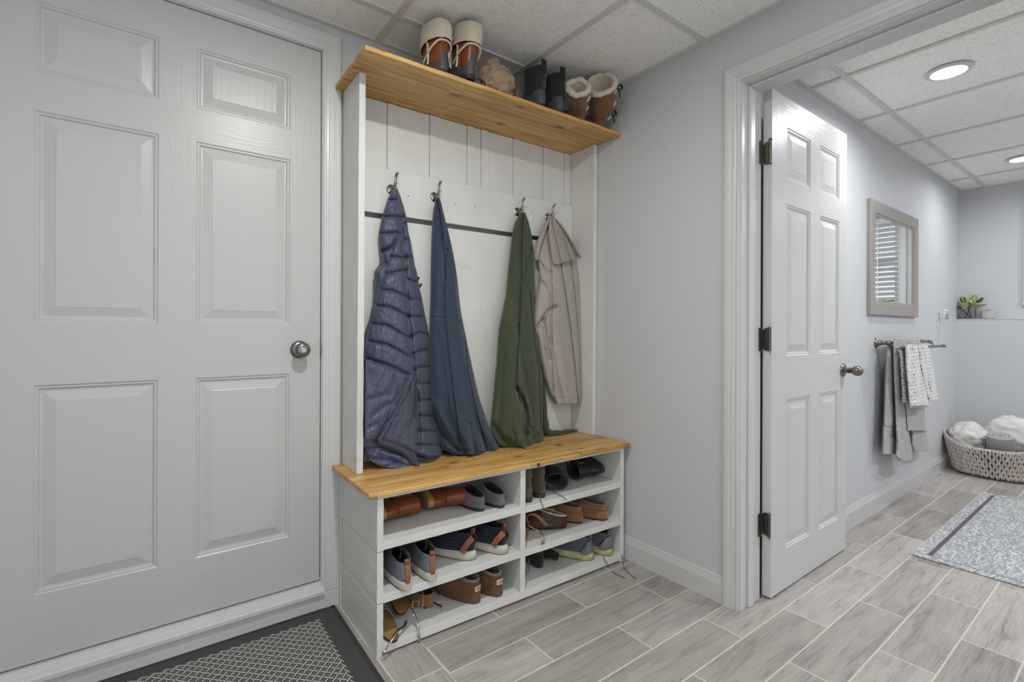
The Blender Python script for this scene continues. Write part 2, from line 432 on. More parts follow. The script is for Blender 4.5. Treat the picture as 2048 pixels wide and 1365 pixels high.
def casing(name, a0, a1, z0, z1, wid, frame, parent=None, th=.018):
    """moulded casing with mitred corners; frame(a, depth, z) -> point"""
    pr = [(.0, 0), (.0, .008), (.004, .011), (.010, .0115), (.013, .009), (.30, .0105), (.34, .013), (.55, .0145), (.62, .0165), (.86, .018), (.95, .0165), (1.0, .012), (1.0, 0)]
    pr = [(w*wid if w > .02 or w == 0 else w, d*th/.018) for w, d in pr]
    path = [lambda w: (a0-w, z0), lambda w: (a0-w, z1+w), lambda w: (a1+w, z1+w), lambda w: (a1+w, z0)]
    rings = [[frame(p(w)[0], d, p(w)[1]) for w, d in pr] for p in path]
    mb = MB()
    for i in range(3): mb.loft([rings[i], rings[i+1]])
    return mb.build(name, M['trim'], parent)

# ---- six-panel doors
def door_leaf(name, W, H, panels, th=.035, both=True, parent=None, insets=None, mk='door'):
    """leaf in x 0..W, z 0..H, face at y=0 (towards -y), thickness th"""
    mb = MB()
    ins = insets or [(0, 0), (.004, .0035), (.009, .0035), (.013, .0085), (.019, .009), (.045, .0032), (.047, .0022)]
    def face(ysign, y0):
        xs = sorted({0, W} | {p[0] for p in panels} | {p[1] for p in panels}); zs = sorted({0, H} | {p[2] for p in panels} | {p[3] for p in panels})
        def isin(x, z): return any(p[0] < x < p[1] and p[2] < z < p[3] for p in panels)
        for i in range(len(xs)-1):
            for j in range(len(zs)-1):
                cx, cz = (xs[i]+xs[i+1])/2, (zs[j]+zs[j+1])/2
                if isin(cx, cz): continue
                # stiles have upright grain, rails level grain
                inrail = not any(p[2] < cz < p[3] for p in panels) and panels[0][0]-.001 < cx < max(p[1] for p in panels)+.001
                mb.mi = 1 if inrail else 0
                q = [(xs[i], y0, zs[j]), (xs[i+1], y0, zs[j]), (xs[i+1], y0, zs[j+1]), (xs[i], y0, zs[j+1])]
                mb.add(q, [(0, 1, 2, 3) if ysign < 0 else (3, 2, 1, 0)])
        for (a, b, c, d) in panels:
            rg = [[(a+i, y0 - ysign*k, c+i), (b-i, y0 - ysign*k, c+i), (b-i, y0 - ysign*k, d-i), (a+i, y0 - ysign*k, d-i)] for i, k in ins]
            mb.mi = 0
            for r0, r1 in zip(rg, rg[1:]):
                for k in range(4):
                    l = (k+1) % 4
                    mb.add([r0[k], r0[l], r1[l], r1[k]], [(0, 1, 2, 3) if ysign < 0 else (3, 2, 1, 0)])
            mb.mi = 2; mb.add(rg[-1], [(0, 1, 2, 3) if ysign < 0 else (3, 2, 1, 0)])
    face(-1, 0)
    mb.mi = 0
    if both: face(1, th); mb.mi = 0
    else: mb.add([(0, th, 0), (W, th, 0), (W, th, H), (0, th, H)], [(3, 2, 1, 0)])
    mb.add([(0,0,0),(W,0,0),(W,th,0),(0,th,0)], [(3,2,1,0)]); mb.add([(0,0,H),(W,0,H),(W,th,H),(0,th,H)], [(0,1,2,3)])
    mb.add([(0,0,0),(0,th,0),(0,th,H),(0,0,H)], [(3,2,1,0)]); mb.add([(W,0,0),(W,th,0),(W,th,H),(W,0,H)], [(0,1,2,3)])
    return mb.build(name, [M[mk+'v'], M[mk+'h'], M[mk+'p']], parent)

# closet door (door_1) in the hall back wall
d1 = door_leaf('door_1', DX1-DX0-.004, DZ1-DZ0-.004, [(x-DX0, X-DX0, z-DZ0, Z-DZ0) for x, X in ((-.247, .045), (.148, .443)) for z, Z in ((.300, .907), (1.09, 1.703), (1.815, 2.018))], both=False)
d1.location = (DX0+.002, YB+.006, DZ0+.002); tag(d1, kind='structure')
fr = lambda a, d, z: (a, YB-d, z)
c1 = casing('casing', DX0-.006, DX1+.004, .068, DZ1+.004, .068, fr); c1.name = 'trim_2'; tag(c1, kind='structure')
mb = MB()                          # jamb, stop and dark rebate behind the leaf
for x0, x1 in ((DX0-.02, DX0-.001), (DX1+.001, DX1+.02)): mb.box(x0, x1, YB-.002, YB+T, .05, DZ1+.02)
mb.box(DX0-.02, DX1+.02, YB-.002, YB+T, DZ1+.001, DZ1+.02)
structure('trim_3', mb, M['trim'])
mb = MB()                          # plinths under the casing and the stepped sill
mb.box(DX1+.008, DX1+.072, YB-.02, YB, 0, .066); mb.box(DX0-.076, DX0-.012, YB-.02, YB, 0, .066)
structure('trim_4', mb, M['trim'], bevel=.0015)
prof = [(YB+.06, 0), (YB-.016, 0), (YB-.016, .052), (YB-.019, .054), (YB-.019, .062), (YB-.030, .066), (YB-.030, .078), (YB-.024, .082), (YB-.006, .085), (YB-.002, .103), (YB+.06, .106)]
structure('trim_5', MB().loft([[(x, y, z) for y, z in prof] for x in (DX0-.01, DX1+.010)]), M['trim'])

# knob and strike of the closet door
def knob(parent, loc, axis, privacy=True, kn=None):
    k = MB(); ax = axis
    k.lathe([(0, 0), (.033, 0), (.033, .003), (.030, .007), (.022, .011), (.013, .013), (.012, .026), (.016, .030), (.0, .031)], 32, axis=ax)
    o = k.build('knob_rose', M['nickel'], parent, smooth=True, angle=50); o.location = loc
    k = MB(); k.lathe(kn or [(0, .028), (.012, .028), (.018, .031), (.026, .038), (.0275, .045), (.027, .052), (.023, .059), (.016, .062), (.0, .0625)], 36, axis=ax)
    g = k.build('knob', M['nickel'], parent, smooth=True, angle=50); g.location = loc
    return o, g
kr, kk = knob(d1, (.479-DX0-.002, 0, .998-DZ0-.002), '-y')
mb = MB(); mb.lathe([(0, .062), (.011, .062), (.011, .064), (.009, .0645), (.0, .0645)], 24, axis='-y').box(-.0075, .0075, -.070, -.064, -.003, .003)
mb.build('turn_button', M['chrome'], kk, smooth=False)
mb = MB(); mb.lathe([(0, -.002), (.014, -.002), (.014, .001), (0, .001)], 20, axis='x'); s_ = mb.build('latch_plate', M['hinge'], d1)
s_.location = (DX1-DX0-.002, -.004, .998-DZ0-.002); s_.scale = (1, .5, 2.2)

# bathroom door (door_2), open into the bathroom at a right angle
BDX, BDY, BDZ = 2.010, .953, .009
pan = [(x-BDX, X-BDX, z-BDZ, Z-BDZ) for x, X in ((2.138, 2.362), (2.462, 2.678)) for z, Z in ((.172, .792), (.970, 1.600), (1.704, 1.918))]
d2 = door_leaf('door_2', .757, 2.03, pan, mk='bdoor'); d2.location = (BDX, BDY, BDZ); tag(d2, kind='structure')
eggk = [(0, .028), (.010, .028), (.012, .034), (.014, .040), (.021, .048), (.0245, .057), (.0245, .066), (.020, .076), (.012, .083), (0, .085)]
knob(d2, (2.735-BDX-.01, 0, .885-BDZ), '-y', kn=eggk)
k2 = knob(d2, (2.735-BDX-.01, .035, .885-BDZ), '-y', kn=[(r*1, min(h, .07)) for r, h in eggk])
for o in k2: o.rotation_euler = (0, 0, PI)
for zc in (1.787, 1.040, .298):
    h = MB()                       # leaf on the door edge, rounded outer corners
    hh = .046; r = .014; y0, y1 = .003, .033
    pts = [(y0, -hh), (y1-r, -hh)] + [(y1-r+r*math.sin(a), -hh+r-r*math.cos(a)) for a in np.linspace(0, PI/2, 7)] + [(y1-r+r*math.cos(a), hh-r+r*math.sin(a)) for a in np.linspace(0, PI/2, 7)] + [(y0, hh)]
    h.loft([[(x, y, z) for y, z in pts] for x in (-.0022, 0)])
    o = h.build('hinge', M['hinge'], d2, bevel=.0004); o.location = (0, 0, zc-BDZ)
    s = MB()
    for y, z in ((.012, .031), (.022, 0), (.012, -.031)): s.lathe([(0, .0022), (.0042, .0022), (.003, .0034), (0, .0034)], 12, (0, y, z), '-x')
    s.build('screw', M['nickel'], o)
    pn = MB()
    for k in range(5): pn.lathe([(0, -.046+k*.0185), (.0062, -.046+k*.0185), (.0062, -.0285+k*.0185), (0, -.0285+k*.0185)], 14, (-.012, .001, 0))
    pn.lathe([(0, .0465), (.0075, .0465), (.006, .051), (0, .052)], 14, (-.012, .001, 0)); pn.build('pin', M['hinge'], o, smooth=True, angle=40)
    jl = MB(); jl.box(-.040, -.014, .0285, .0305, -.046, .046)
    jl.build('jamb_leaf', M['hinge'], o)

# jamb lining, stops and casings of the bathroom doorway
mb = MB()
mb.box(XR-.001, XR2+.001, OY1, OY1+.018, 0, OZ+.018); mb.box(XR-.001, XR2+.001, OY0-.018, OY0, 0, OZ+.018); mb.box(XR-.001, XR2+.001, OY0, OY1, OZ, OZ+.018)
structure('trim_6', mb, M['trim'])
mb = MB(); sx0, sx1, st = XR+.045, XR+.080, .011
mb.box(sx0, sx1, OY1-st, OY1, 0, OZ); mb.box(sx0, sx1, OY0, OY0+st, 0, OZ); mb.box(sx0, sx1, OY0+st, OY1-st, OZ-st, OZ)
structure('trim_7', mb, M['trim'], bevel=.003)
fr = lambda a, d, z: (XR-d, a, z)
c2 = casing('trim_8', OY0-.005, OY1+.005, 0, OZ+.005, .062, fr); tag(c2, kind='structure')
fr = lambda a, d, z: (XR2+d, a, z)
c3 = casing('trim_9', OY0-.005, OY1+.012, 0, OZ+.012, .058, fr); tag(c3, kind='structure')

# ---- window in the far bathroom wall (also seen in the mirror)
M['glass'] = NT('window glass').out((.9, .95, .95), .02, Transmission_Weight=1.0, IOR=1.1)
wf = MB()
wf.box(XF2+.03, XF2+.09, WY0, WY0+.04, WZ0, WZ1).box(XF2+.03, XF2+.09, WY1-.04, WY1, WZ0, WZ1)
wf.box(XF2+.03, XF2+.09, WY0+.04, WY1-.04, WZ0, WZ0+.04).box(XF2+.03, XF2+.09, WY0+.04, WY1-.04, WZ1-.04, WZ1).box(XF2+.04, XF2+.08, WY0+.04, WY1-.04, (WZ0+WZ1)/2-.018, (WZ0+WZ1)/2+.018)
w1 = structure('window_1', wf, M['trim'], bevel=.002)
MB().box(XF2+.058, XF2+.062, WY0+.04, WY1-.04, WZ0+.04, WZ1-.04).build('pane', M['glass'], w1)
fr = lambda a, d, z: (XF2-d, a, z)
cs = casing('window_casing', WY0, WY1, WZ0-.0, WZ1, .06, fr, w1)
MB().box(XF2-.022, XF2+.03, WY0-.07, WY1+.062, WZ0-.02, WZ0).build('window_sill', M['trim'], w1, bevel=.004)
# venetian blind
M['blind'] = m_plain('white blind slats', srgb(232, 234, 235), .45, nstr=0)
bl = thing('window_blind', 'white slatted blind covering the bathroom window, seen reflected in the mirror', 'blind', (XF2+.012, 0, WZ0))
mb = MB(); n = 17
for i in range(n):
    z = .03 + i*(WZ1-WZ0-.10)/(n-1); a = .62
    dx, dz = .024*math.cos(a), .024*math.sin(a)
    rg = [[(-dx, y, z+dz), (0, y, z+.003), (dx, y, z-dz), (dx, y, z-dz-.003), (0, y, z), (-dx, y, z+dz-.003)] for y in (WY0+.006, WY1-.006)]
    mb.loft(rg)
mb.build('slats', M['blind'], bl)
MB().box(-.03, .02, WY0+.002, WY1-.002, WZ1-WZ0-.062, WZ1-WZ0-.004).build('head_rail', M['blind'], bl, bevel=.003)
MB().box(-.022, .022, WY0+.006, WY1-.006, .002, .016).build('bottom_rail', M['blind'], bl, bevel=.002)
for y in (WY0+.14, WY1-.16): MB().box(-.0275, -.0265, y-.004, y+.004, .01, WZ1-WZ0-.06).build('ladder_cord', M['blind'], bl)
# greenery outside the window
M['leafbg'] = m_plain('garden foliage', srgb(96, 120, 70), .9, nscale=9, var=.6)
rs = random.Random(2)
for i in range(3):
    b = MB(); 
    for k in range(60):
        a, e, r = rs.random()*2*PI, rs.random()*PI-PI/2, .34+.1*rs.random()
        c = (r*math.cos(a)*math.cos(e), r*math.sin(a)*math.cos(e), r*math.sin(e)*1.3)
        b.ell(c, (.09, .09, .06), 6, 4)
    o = b.build('garden_bush', M['leafbg'], smooth=True); o.location = (7.6, -1.3+i*1.15, .95)
    tag(o, 'green leafy bush outside the bathroom window, glimpsed between blind slats in the mirror', 'bush', 'bushes outside the window')
structure('ground', MB().box(6.0, 12, -5, 5, -.3, .0), M['leafbg'])

# ---- recessed downlights
M['lens'] = NT('lit diffuser').out((1, 1, 1), .5, Emission_Color=(1, .98, .95), Emission_Strength=14.0)
def downlight(x, y, label, group=None):
    t = thing('ceiling_light', label, 'light', (x, y, ZC-.002), 0, group)
    MB().lathe([(.062, .004), (.062, -.003), (.066, -.006), (.076, -.005), (.082, -.001), (.083, .004)], 40).build('trim_ring', M['trim'], t, smooth=True, angle=40)
    MB().lathe([(0, -.0028), (.062, -.0028), (.062, .003), (0, .003)], 40).build('diffuser', M['lens'], t)
for i, (x, y, p) in enumerate(HALL_L): downlight(x, y, 'round recessed ceiling light in the hall ceiling, out of the picture above the camera', 'hall downlights')
bl_ = ['round white recessed ceiling light nearest the bathroom doorway', 'round white recessed ceiling light farther back, at the right edge of the picture', 'round recessed bathroom ceiling light out of view to the right', 'round recessed bathroom ceiling light out of view at the far right']
for (x, y, p), lb in zip(BATH_L, bl_): downlight(x, y, lb)
# ================================================================== THE HALL BENCH (local frame: x along the wall, y into it, z up)
ht = thingL('hall_bench', 'white painted hall tree with pine shelf, pine bench seat and shoe cubbies', 'hall tree')
YFc = -.405
def part(mb, name, mt, parent=ht, **k): return mb.build(name, mt, parent, **k)
W_ = M['white_wood']
rs = random.Random(11)
def rough_board(mb, x0, x1, y0, y1, z0, z1, axis=2, n=14, amp=.0007):
    """a sawn board with slightly uneven arrises"""
    rings = []
    for i in range(n+1):
        t = i/n; j = lambda: rs.uniform(-amp, amp)
        if axis == 2:
            z = z0+(z1-z0)*t; rings.append([(x0+j(), y0+j(), z), (x1+j(), y0+j(), z), (x1+j(), y1, z), (x0+j(), y1, z)])
        elif axis == 0:
            x = x0+(x1-x0)*t; rings.append([(x, y0+j(), z0+j()), (x, y1, z0+j()), (x, y1, z1+j()), (x, y0+j(), z1+j())])
    return mb.loft(rings)
# carcass sides: left one made of boards with open seams
mb = MB(); x0, x1 = -.022, 0
sid = [(YFc, -.225, .375-.03, .518), (-.2235, -.004, .345, .518), (YFc, -.004, .175, .343), (YFc, -.004, .0, .173)]
for a, b, c, d in sid: rough_board(mb, x0, x1, a, b, c, d, 2, 8)
part(mb, 'side_panel', W_, bevel=.0015)
mb = MB(); rough_board(mb, 1.140, 1.162, YFc, -.004, 0, .518); part(mb, 'side_panel', W_, bevel=.0015)
mb = MB(); rough_board(mb, .562, .588, YFc+.002, -.012, .012, .518); part(mb, 'divider', W_, bevel=.0015)
for (a, b, zt) in ((0, .562, .375), (.588, 1.140, .371), (0, .562, .200), (.588, 1.140, .198)):
    mb = MB(); rough_board(mb, a, b, YFc, -.012, zt-.026, zt, 0); part(mb, 'cubby_shelf', W_, bevel=.0012)
mb = MB(); rough_board(mb, -.0, 1.140, YFc+.001, -.012, .008, .037, 0); part(mb, 'bottom_board', W_, bevel=.0012)
mb = MB(); mb.box(-.0, 1.14, -.012, -.004, .01, .518); part(mb, 'cubby_back', W_)
mb = MB(); rough_board(mb, -.022, 1.162, YFc-.002, -.004, .519, .530, 0); part(mb, 'top_rail', W_, bevel=.001)
# narrow corner post at the back of the left side
mb = MB(); mb.box(-.028, -.0225, -.034, -.004, 0, .517); part(mb, 'corner_strip', W_)

def plank_top(name, x0, x1, y0, y1, z0, z1, label, joints):
    mb = MB(); nx = 60; rings = []
    rr = random.Random(len(name))
    for i in range(nx+1):
        x = x0+(x1-x0)*i/nx
        w = .0012*math.sin(i*.7)+rr.uniform(-.0006, .0006)
        if i in (0, nx): w = .002
        rings.append([(x, y0+w+.002, z0), (x, y1, z0), (x, y1, z1), (x, y0+w+.003, z1), (x, y0+w, z1-.003), (x, y0+w, z0+.003)])
    mb.loft(rings)
    o = part(mb, name, M['pine'], bevel=.0015); o['label'] = label
    return o
M['pine2'] = M['pine']
plank_top('bench_seat', -.055, 1.188, -.424, -.003, .5305, .547, 'golden pine plank seat with knots', ())
plank_top('top_shelf', -.048, 1.187, -.352, -.003, 2.004, 2.021, 'golden pine shelf with knots and cut marks', ())
# upper side panels
def tall_panel(x0, x1, y0b, y0t):
    mb = MB(); rings = []
    for i in range(25):
        t = i/24; z = .5475+(2.0035-.5475)*t; y0 = y0b+(y0t-y0b)*t; j = lambda: rs.uniform(-.0008, .0008)
        rings.append([(x0+j(), y0, z), (x1+j(), y0+j(), z), (x1, -.004, z), (x0, -.004, z)])
    mb.loft(rings); part(mb, 'side_panel', W_, bevel=.0012)
tall_panel(-.017, .0065, -.185, -.20)
tall_panel(1.166, 1.190, -.195, -.20)
# back boards of the upper part, some narrow battens standing proud
edges = [.007, .157, .205, .348, .392, .535, .575, .610, .651, .793, .838, .980, 1.023, 1.125, 1.165]
prs = [0, .004, 0, .005, 0, .004, .0, .005, 0, .004, 0, .005, 0, .003]
for (a, b), p in zip(zip(edges, edges[1:]), prs):
    mb = MB(); mb.box(a+.0008, b-.0008, -.024-p, -.006, 1.575, 2.002)
    part(mb, 'back_board', W_, bevel=.001)
mb = MB(); rough_board(mb, .008, 1.164, -.043, -.0295, 1.542, 1.725, 0, 30, .0002); part(mb, 'hook_rail', W_, bevel=.001)
mb = MB(); rough_board(mb, .008, 1.164, -.041, -.0295, .549, 1.521, 0, 30, .0002); part(mb, 'lower_back_panel', W_, bevel=.001)
# double coat hooks
def hook(x, z):
    mb = MB(); mb.lathe([(0, .0), (.020, .0), (.0205, .0025), (.017, .0055), (.010, .0075), (.0, .008)], 28, (x, -.043, z), '-y')
    o = part(mb, 'coat_hook', M['chrome'], smooth=True, angle=45)
    def arc(pts, r0, r1, flat=.55):
        P = [Vector(p) for p in pts]; out = []
        for i in range(len(P)-1):
            a = P[max(i-1, 0)]; b = P[i]; c = P[i+1]; d = P[min(i+2, len(P)-1)]
            for k in range(6):
                t = k/6; out.append(.5*((2*b)+(c-a)*t+(2*a-5*b+4*c-d)*t*t+(3*b-a-3*c+d)*t**3))
        out.append(P[-1]); R = [r0+(r1-r0)*i/(len(out)-1) for i in range(len(out))]
        return out, R
    y = -.043; k = MB()
    p, R = arc([(x+.004, y-.004, z), (x+.006, y-.018, z+.006), (x+.006, y-.030, z+.024), (x+.006, y-.034, z+.044), (x+.006, y-.046, z+.055)], .005, .0065); k.tube(p, R, 12, flat=.6)
    k.ell((x+.006, y-.047, z+.056), (.0075, .005, .005)); k.build('upper_prong', M['chrome'], o, smooth=True, angle=60)
    k = MB(); p, R = arc([(x+.002, y-.004, z-.004), (x+.003, y-.020, z-.014), (x+.003, y-.034, z-.012), (x+.003, y-.038, z-.002)], .005, .0055); k.tube(p, R, 12)
    k.ell((x+.003, y-.038, z), (.007, .007, .006)); k.build('lower_prong', M['chrome'], o, smooth=True, angle=60)
    k = MB(); k.lathe([(0, .006), (.0042, .006), (.0035, .0095), (0, .010)], 14, (x-.011, y, z+.004), '-y'); k.build('screw', M['nickel'], o, smooth=True, angle=40)
    return o
HKX = [.168, .362, .806, .998]
for x in HKX: hook(x, 1.645)
# old screw holes in the hook rail and a knot ring on the right panel
for i, (px, py) in enumerate([(817, 392), (910, 409), (950, 414), (992, 423), (1064, 424)]):
    p = hitL(px, py, 1, -.0437); MB().lathe([(0, 0), (.0024, 0), (.0018, .0008), (0, .0009)], 10, (p[0], -.0433, p[2]), '-y').build('screw_hole', M['dark'], ht)
M['knot'] = m_plain('knot under paint', srgb(196, 184, 158), .6, nscale=90, var=.15)
p = hitL(1183, 341, 0, 1.1655)
mb = MB(); mb.lathe([(.016, 0), (.019, .0009), (.021, 0)], 32, (0, 0, 0), '-x', caps=False); o = part(mb, 'wood_knot', M['knot'], smooth=True); o.location = (1.1658, p[1], p[2]); o.scale = (1, .75, 1.15)

# marks in the bench seat: knots and an open end joint
def mark(pts, r, name='wood_knot', mt='knot_dark', flat=1):
    o = MB().tube([Vector(p) for p in pts], r, 10, flat=flat).build(name, M[mt], ht, smooth=True); return o
M['knot_dark'] = m_plain('dark pine knot', srgb(86, 54, 28), .6, nscale=120, var=.3)
p = hitL(1077, 931, 1, -.4245); mark([(p[0], -.4225, p[2]+.002), (p[0], -.4262, p[2]+.002)], .0085)
p = hitL(1022, 908, 2, .547); mark([(p[0], p[1], .546), (p[0], p[1], .5476)], .003)
a, b, c = hitL(1137, 901, 2, .5472), hitL(1152, 903, 2, .5472), hitL(1164, 909, 2, .5472)
mark([(a[0], a[1], .547), (b[0], b[1], .547), (c[0], c[1], .547), (c[0]+.006, -.424, .547)], .0009, 'open_joint')
# ================================================================== SHOES (each: toe +y, heel at y=0, ground z=0)
M['knit'] = m_knit('grey blue knit', srgb(136, 144, 154), 330); M['tan_leather'] = m_leather('tan leather', srgb(140, 84, 54))
M['cream_sole'] = m_plain('cream rubber sole', srgb(206, 202, 184), .6, nscale=60, var=.06)
M['dark_lining'] = m_fabric('dark shoe lining', srgb(34, 34, 36), 400)
M['outsole'] = m_plain('dark rubber outsole', srgb(46, 45, 44), .7)
M['navy'] = m_fabric('navy mesh', srgb(31, 34, 48), 700); M['navy_over'] = m_leather('blue grey overlay', srgb(56, 64, 78), .6)
M['run_sole'] = m_plain('off white foam sole', srgb(196, 193, 182), .65, nscale=30, var=.1)
M['brown_mesh'] = m_fabric('brown mesh', srgb(88, 66, 46), 600)
M['chestnut'] = m_suede('chestnut suede', srgb(112, 78, 48)); M['chestnut_trim'] = m_suede('chestnut braid', srgb(104, 68, 38))
M['taupe_sole'] = m_plain('taupe foam sole', srgb(98, 76, 56), .8, nscale=50)
M['fleece'] = m_fleece('cream fleece', srgb(228, 218, 194)); M['fleece_grey'] = m_fleece('grey tan fleece', srgb(150, 138, 116))
M['label'] = m_plain('cream label', srgb(205, 196, 172), .7); M['ink'] = m_plain('black print', srgb(28, 26, 24), .7, nstr=0)
M['cognac'] = m_leather('cognac leather', srgb(126, 62, 32), .33); M['insole_tan'] = m_leather('tan insole', srgb(170, 130, 84), .6)
M['grey_suede'] = m_suede('grey suede', srgb(112, 105, 108)); M['black_leather'] = m_leather('black leather', srgb(34, 34, 37), .4)
M['black_suede'] = m_suede('black nubuck', srgb(38, 37, 38)); M['dark_brown'] = m_leather('dark brown leather', srgb(66, 38, 28), .5)
M['mushroom'] = m_suede('dark taupe nubuck', srgb(84, 72, 60)); M['mushroom_trim'] = m_suede('taupe welt', srgb(96, 78, 60))
M['mocc'] = m_suede('tan suede', srgb(136, 98, 62)); M['slate'] = m_fabric('slate grey mesh', srgb(92, 95, 102), 500)
M['slate_cup'] = m_plain('slate heel cup', srgb(112, 116, 122), .5, nscale=200)
t = NT('worn yellowed sole'); n_ = t.noise(26, detail=5, rough=.7); t.bump(t.vor(160, out='Distance'), .4, .001)
M['yellow_sole'] = t.out(t.ramp(n_, [(.35, srgb(166, 156, 100)), (.55, srgb(196, 188, 146)), (.7, srgb(210, 206, 186))]), .75)
M['zip'] = m_metal('gold zip', srgb(180, 140, 96), .25); M['silver'] = m_metal('silver strap', srgb(190, 190, 188), .16)
M['gold_bead'] = m_metal('gold beading', srgb(190, 150, 104), .3); M['lace'] = m_fabric('brown grey lace', srgb(84, 76, 68), 900)
M['rubber_toe'] = m_plain('dark rubber foot', srgb(74, 74, 76), .55, nscale=25, var=.15)
M['shear_brown'] = m_suede('brown suede', srgb(122, 86, 58)); M['ribbon'] = m_fabric('dark brown ribbon', srgb(44, 34, 30), 500)
M['black_elastic'] = m_fabric('black elastic', srgb(26, 26, 27), 350); M['white_cord'] = m_plain('white cord', srgb(225, 225, 222), .5, nstr=0)

def sm(a, b, x): x = max(0, min(1, (x-a)/(b-a))); return x*x*(3-2*x)
def ring(spec, N=40, bend=.010, L=.28):
    zh, zt, y0, y1, wh, wf = spec[:6]; pw = spec[6] if len(spec) > 6 else .82; R = []
    for k in range(N):
        a = 2*PI*k/N; u = (1-math.cos(a))/2; sx = math.sin(a); y = y0+(y1-y0)*u
        w_ = wh+(wf-wh)*sm(.12, .62, u)
        x = math.copysign(abs(sx)**pw, sx)*w_ + bend*(max(0, y)/L)**2
        R.append((x, y, zh+(zt-zh)*u**1.3))
    return R
def shrink(R, d, dz=0):
    c = np.mean(np.array(R), axis=0); out = []
    for p in R:
        v = np.array(p)-c; l = math.hypot(v[0], v[1]); k = max(0, (l-d)/l); out.append((c[0]+v[0]*k, c[1]+v[1]*k, p[2]+dz))
    return out
def densify(specs, n=4):
    A = [list(s)+([.82] if len(s) < 7 else []) for s in specs]; out = []
    for i in range(len(A)-1):
        a = A[max(i-1, 0)]; b = A[i]; c = A[i+1]; d = A[min(i+2, len(A)-1)]
        for k in range(n):
            t = k/n; out.append([.5*(2*q+(r-p)*t+(2*p-5*q+4*r-s)*t*t+(3*q-p-3*r+s)*t**3) for p, q, r, s in zip(a, b, c, d)])
    out.append(A[-1]); return out
def wobble(R, amp, sc=40, seed=0):
    from mathutils import noise as mn
    out = []
    for p in R:
        v = mn.noise_vector(Vector((p[0]*sc+seed, p[1]*sc, p[2]*sc))); out.append((p[0]+v[0]*amp, p[1]+v[1]*amp, p[2]+v[2]*amp*.6))
    return out
def upper(par, specs, mt, lin, L=.28, side=1, name='upper', thick=.004, floor_z=.035, wob=.0012, seed=0, lip=True, N=44):
    b = .012*side
    R = [wobble(ring(s, N, b, L), wob, 30, seed) for s in densify(specs)]
    last = R[-1]; inn = shrink(last, thick)
    mb = MB(); mb.loft(R+[shrink(last, thick*.5, .0012), inn], True, False); o = mb.build(name, mt, par, smooth=True)
    # lining follows the outside downwards, a little inside it
    deep = [inn]; ztop = max(p[2] for p in inn)
    for r in R[-2::-1]:
        if min(p[2] for p in r) < floor_z or len(deep) > 26: break
        deep.append(shrink(r, thick+.002))
    if len(deep) < 2: deep.append([(p[0], p[1], p[2]-.008) for p in shrink(inn, .004)])
    MB().loft(deep, False, True).build('lining', lin, par, smooth=True)
    return o, last
def sole(par, specs, mt, L=.28, side=1, name='sole', N=44, ribs=0, n=3):
    R = [ring(s, N, .012*side, L) for s in densify(specs, n)]
    if ribs:
        R = [[(p[0]*(1-.03*(1 if (k*ribs//N) % 2 else 0)), p[1], p[2]) for k, p in enumerate(r)] for r in R]
    return MB().loft(R).build(name, mt, par, smooth=True, angle=50)
def rim(par, R, r, mt, name='rim', seed=1, flat=1):
    P = [Vector(p) for p in R]+[Vector(R[0])]; rr = random.Random(seed)
    return MB().tube(P, [r*rr.uniform(.8, 1.2) for _ in P], 9, caps=False, flat=flat).build(name, mt, par, smooth=True)
def curve_pts(pts, n=8):
    P = [np.array(p, float) for p in pts]; out = []
    for i in range(len(P)-1):
        a = P[max(i-1, 0)]; b = P[i]; c = P[i+1]; d = P[min(i+2, len(P)-1)]
        for k in range(n):
            t = k/n; out.append(.5*((2*b)+(c-a)*t+(2*a-5*b+4*c-d)*t*t+(3*b-a-3*c+d)*t**3))
    out.append(P[-1]); return out
def strap_on(par, R0, pts, wdt, mt, name, th=.002, lift=.001):
    """flat band through pts (any 3-D path), width across the path's side vector"""
    P = curve_pts(pts, 6); mb = MB(); rings = []
    for i, p in enumerate(P):
        t = P[min(i+1, len(P)-1)]-P[max(i-1, 0)]; t = t/np.linalg.norm(t); n_ = np.array(R0(p), float); n_ /= np.linalg.norm(n_)
        s_ = np.cross(t, n_); s_ /= np.linalg.norm(s_)
        rings.append([p+s_*wdt/2+n_*lift, p+s_*wdt/2+n_*(lift+th), p-s_*wdt/2+n_*(lift+th), p-s_*wdt/2+n_*lift])
    return mb.loft(rings).build(name, mt, par, bevel=.0004)

SHX = 'shoes in the hall bench cubbies'
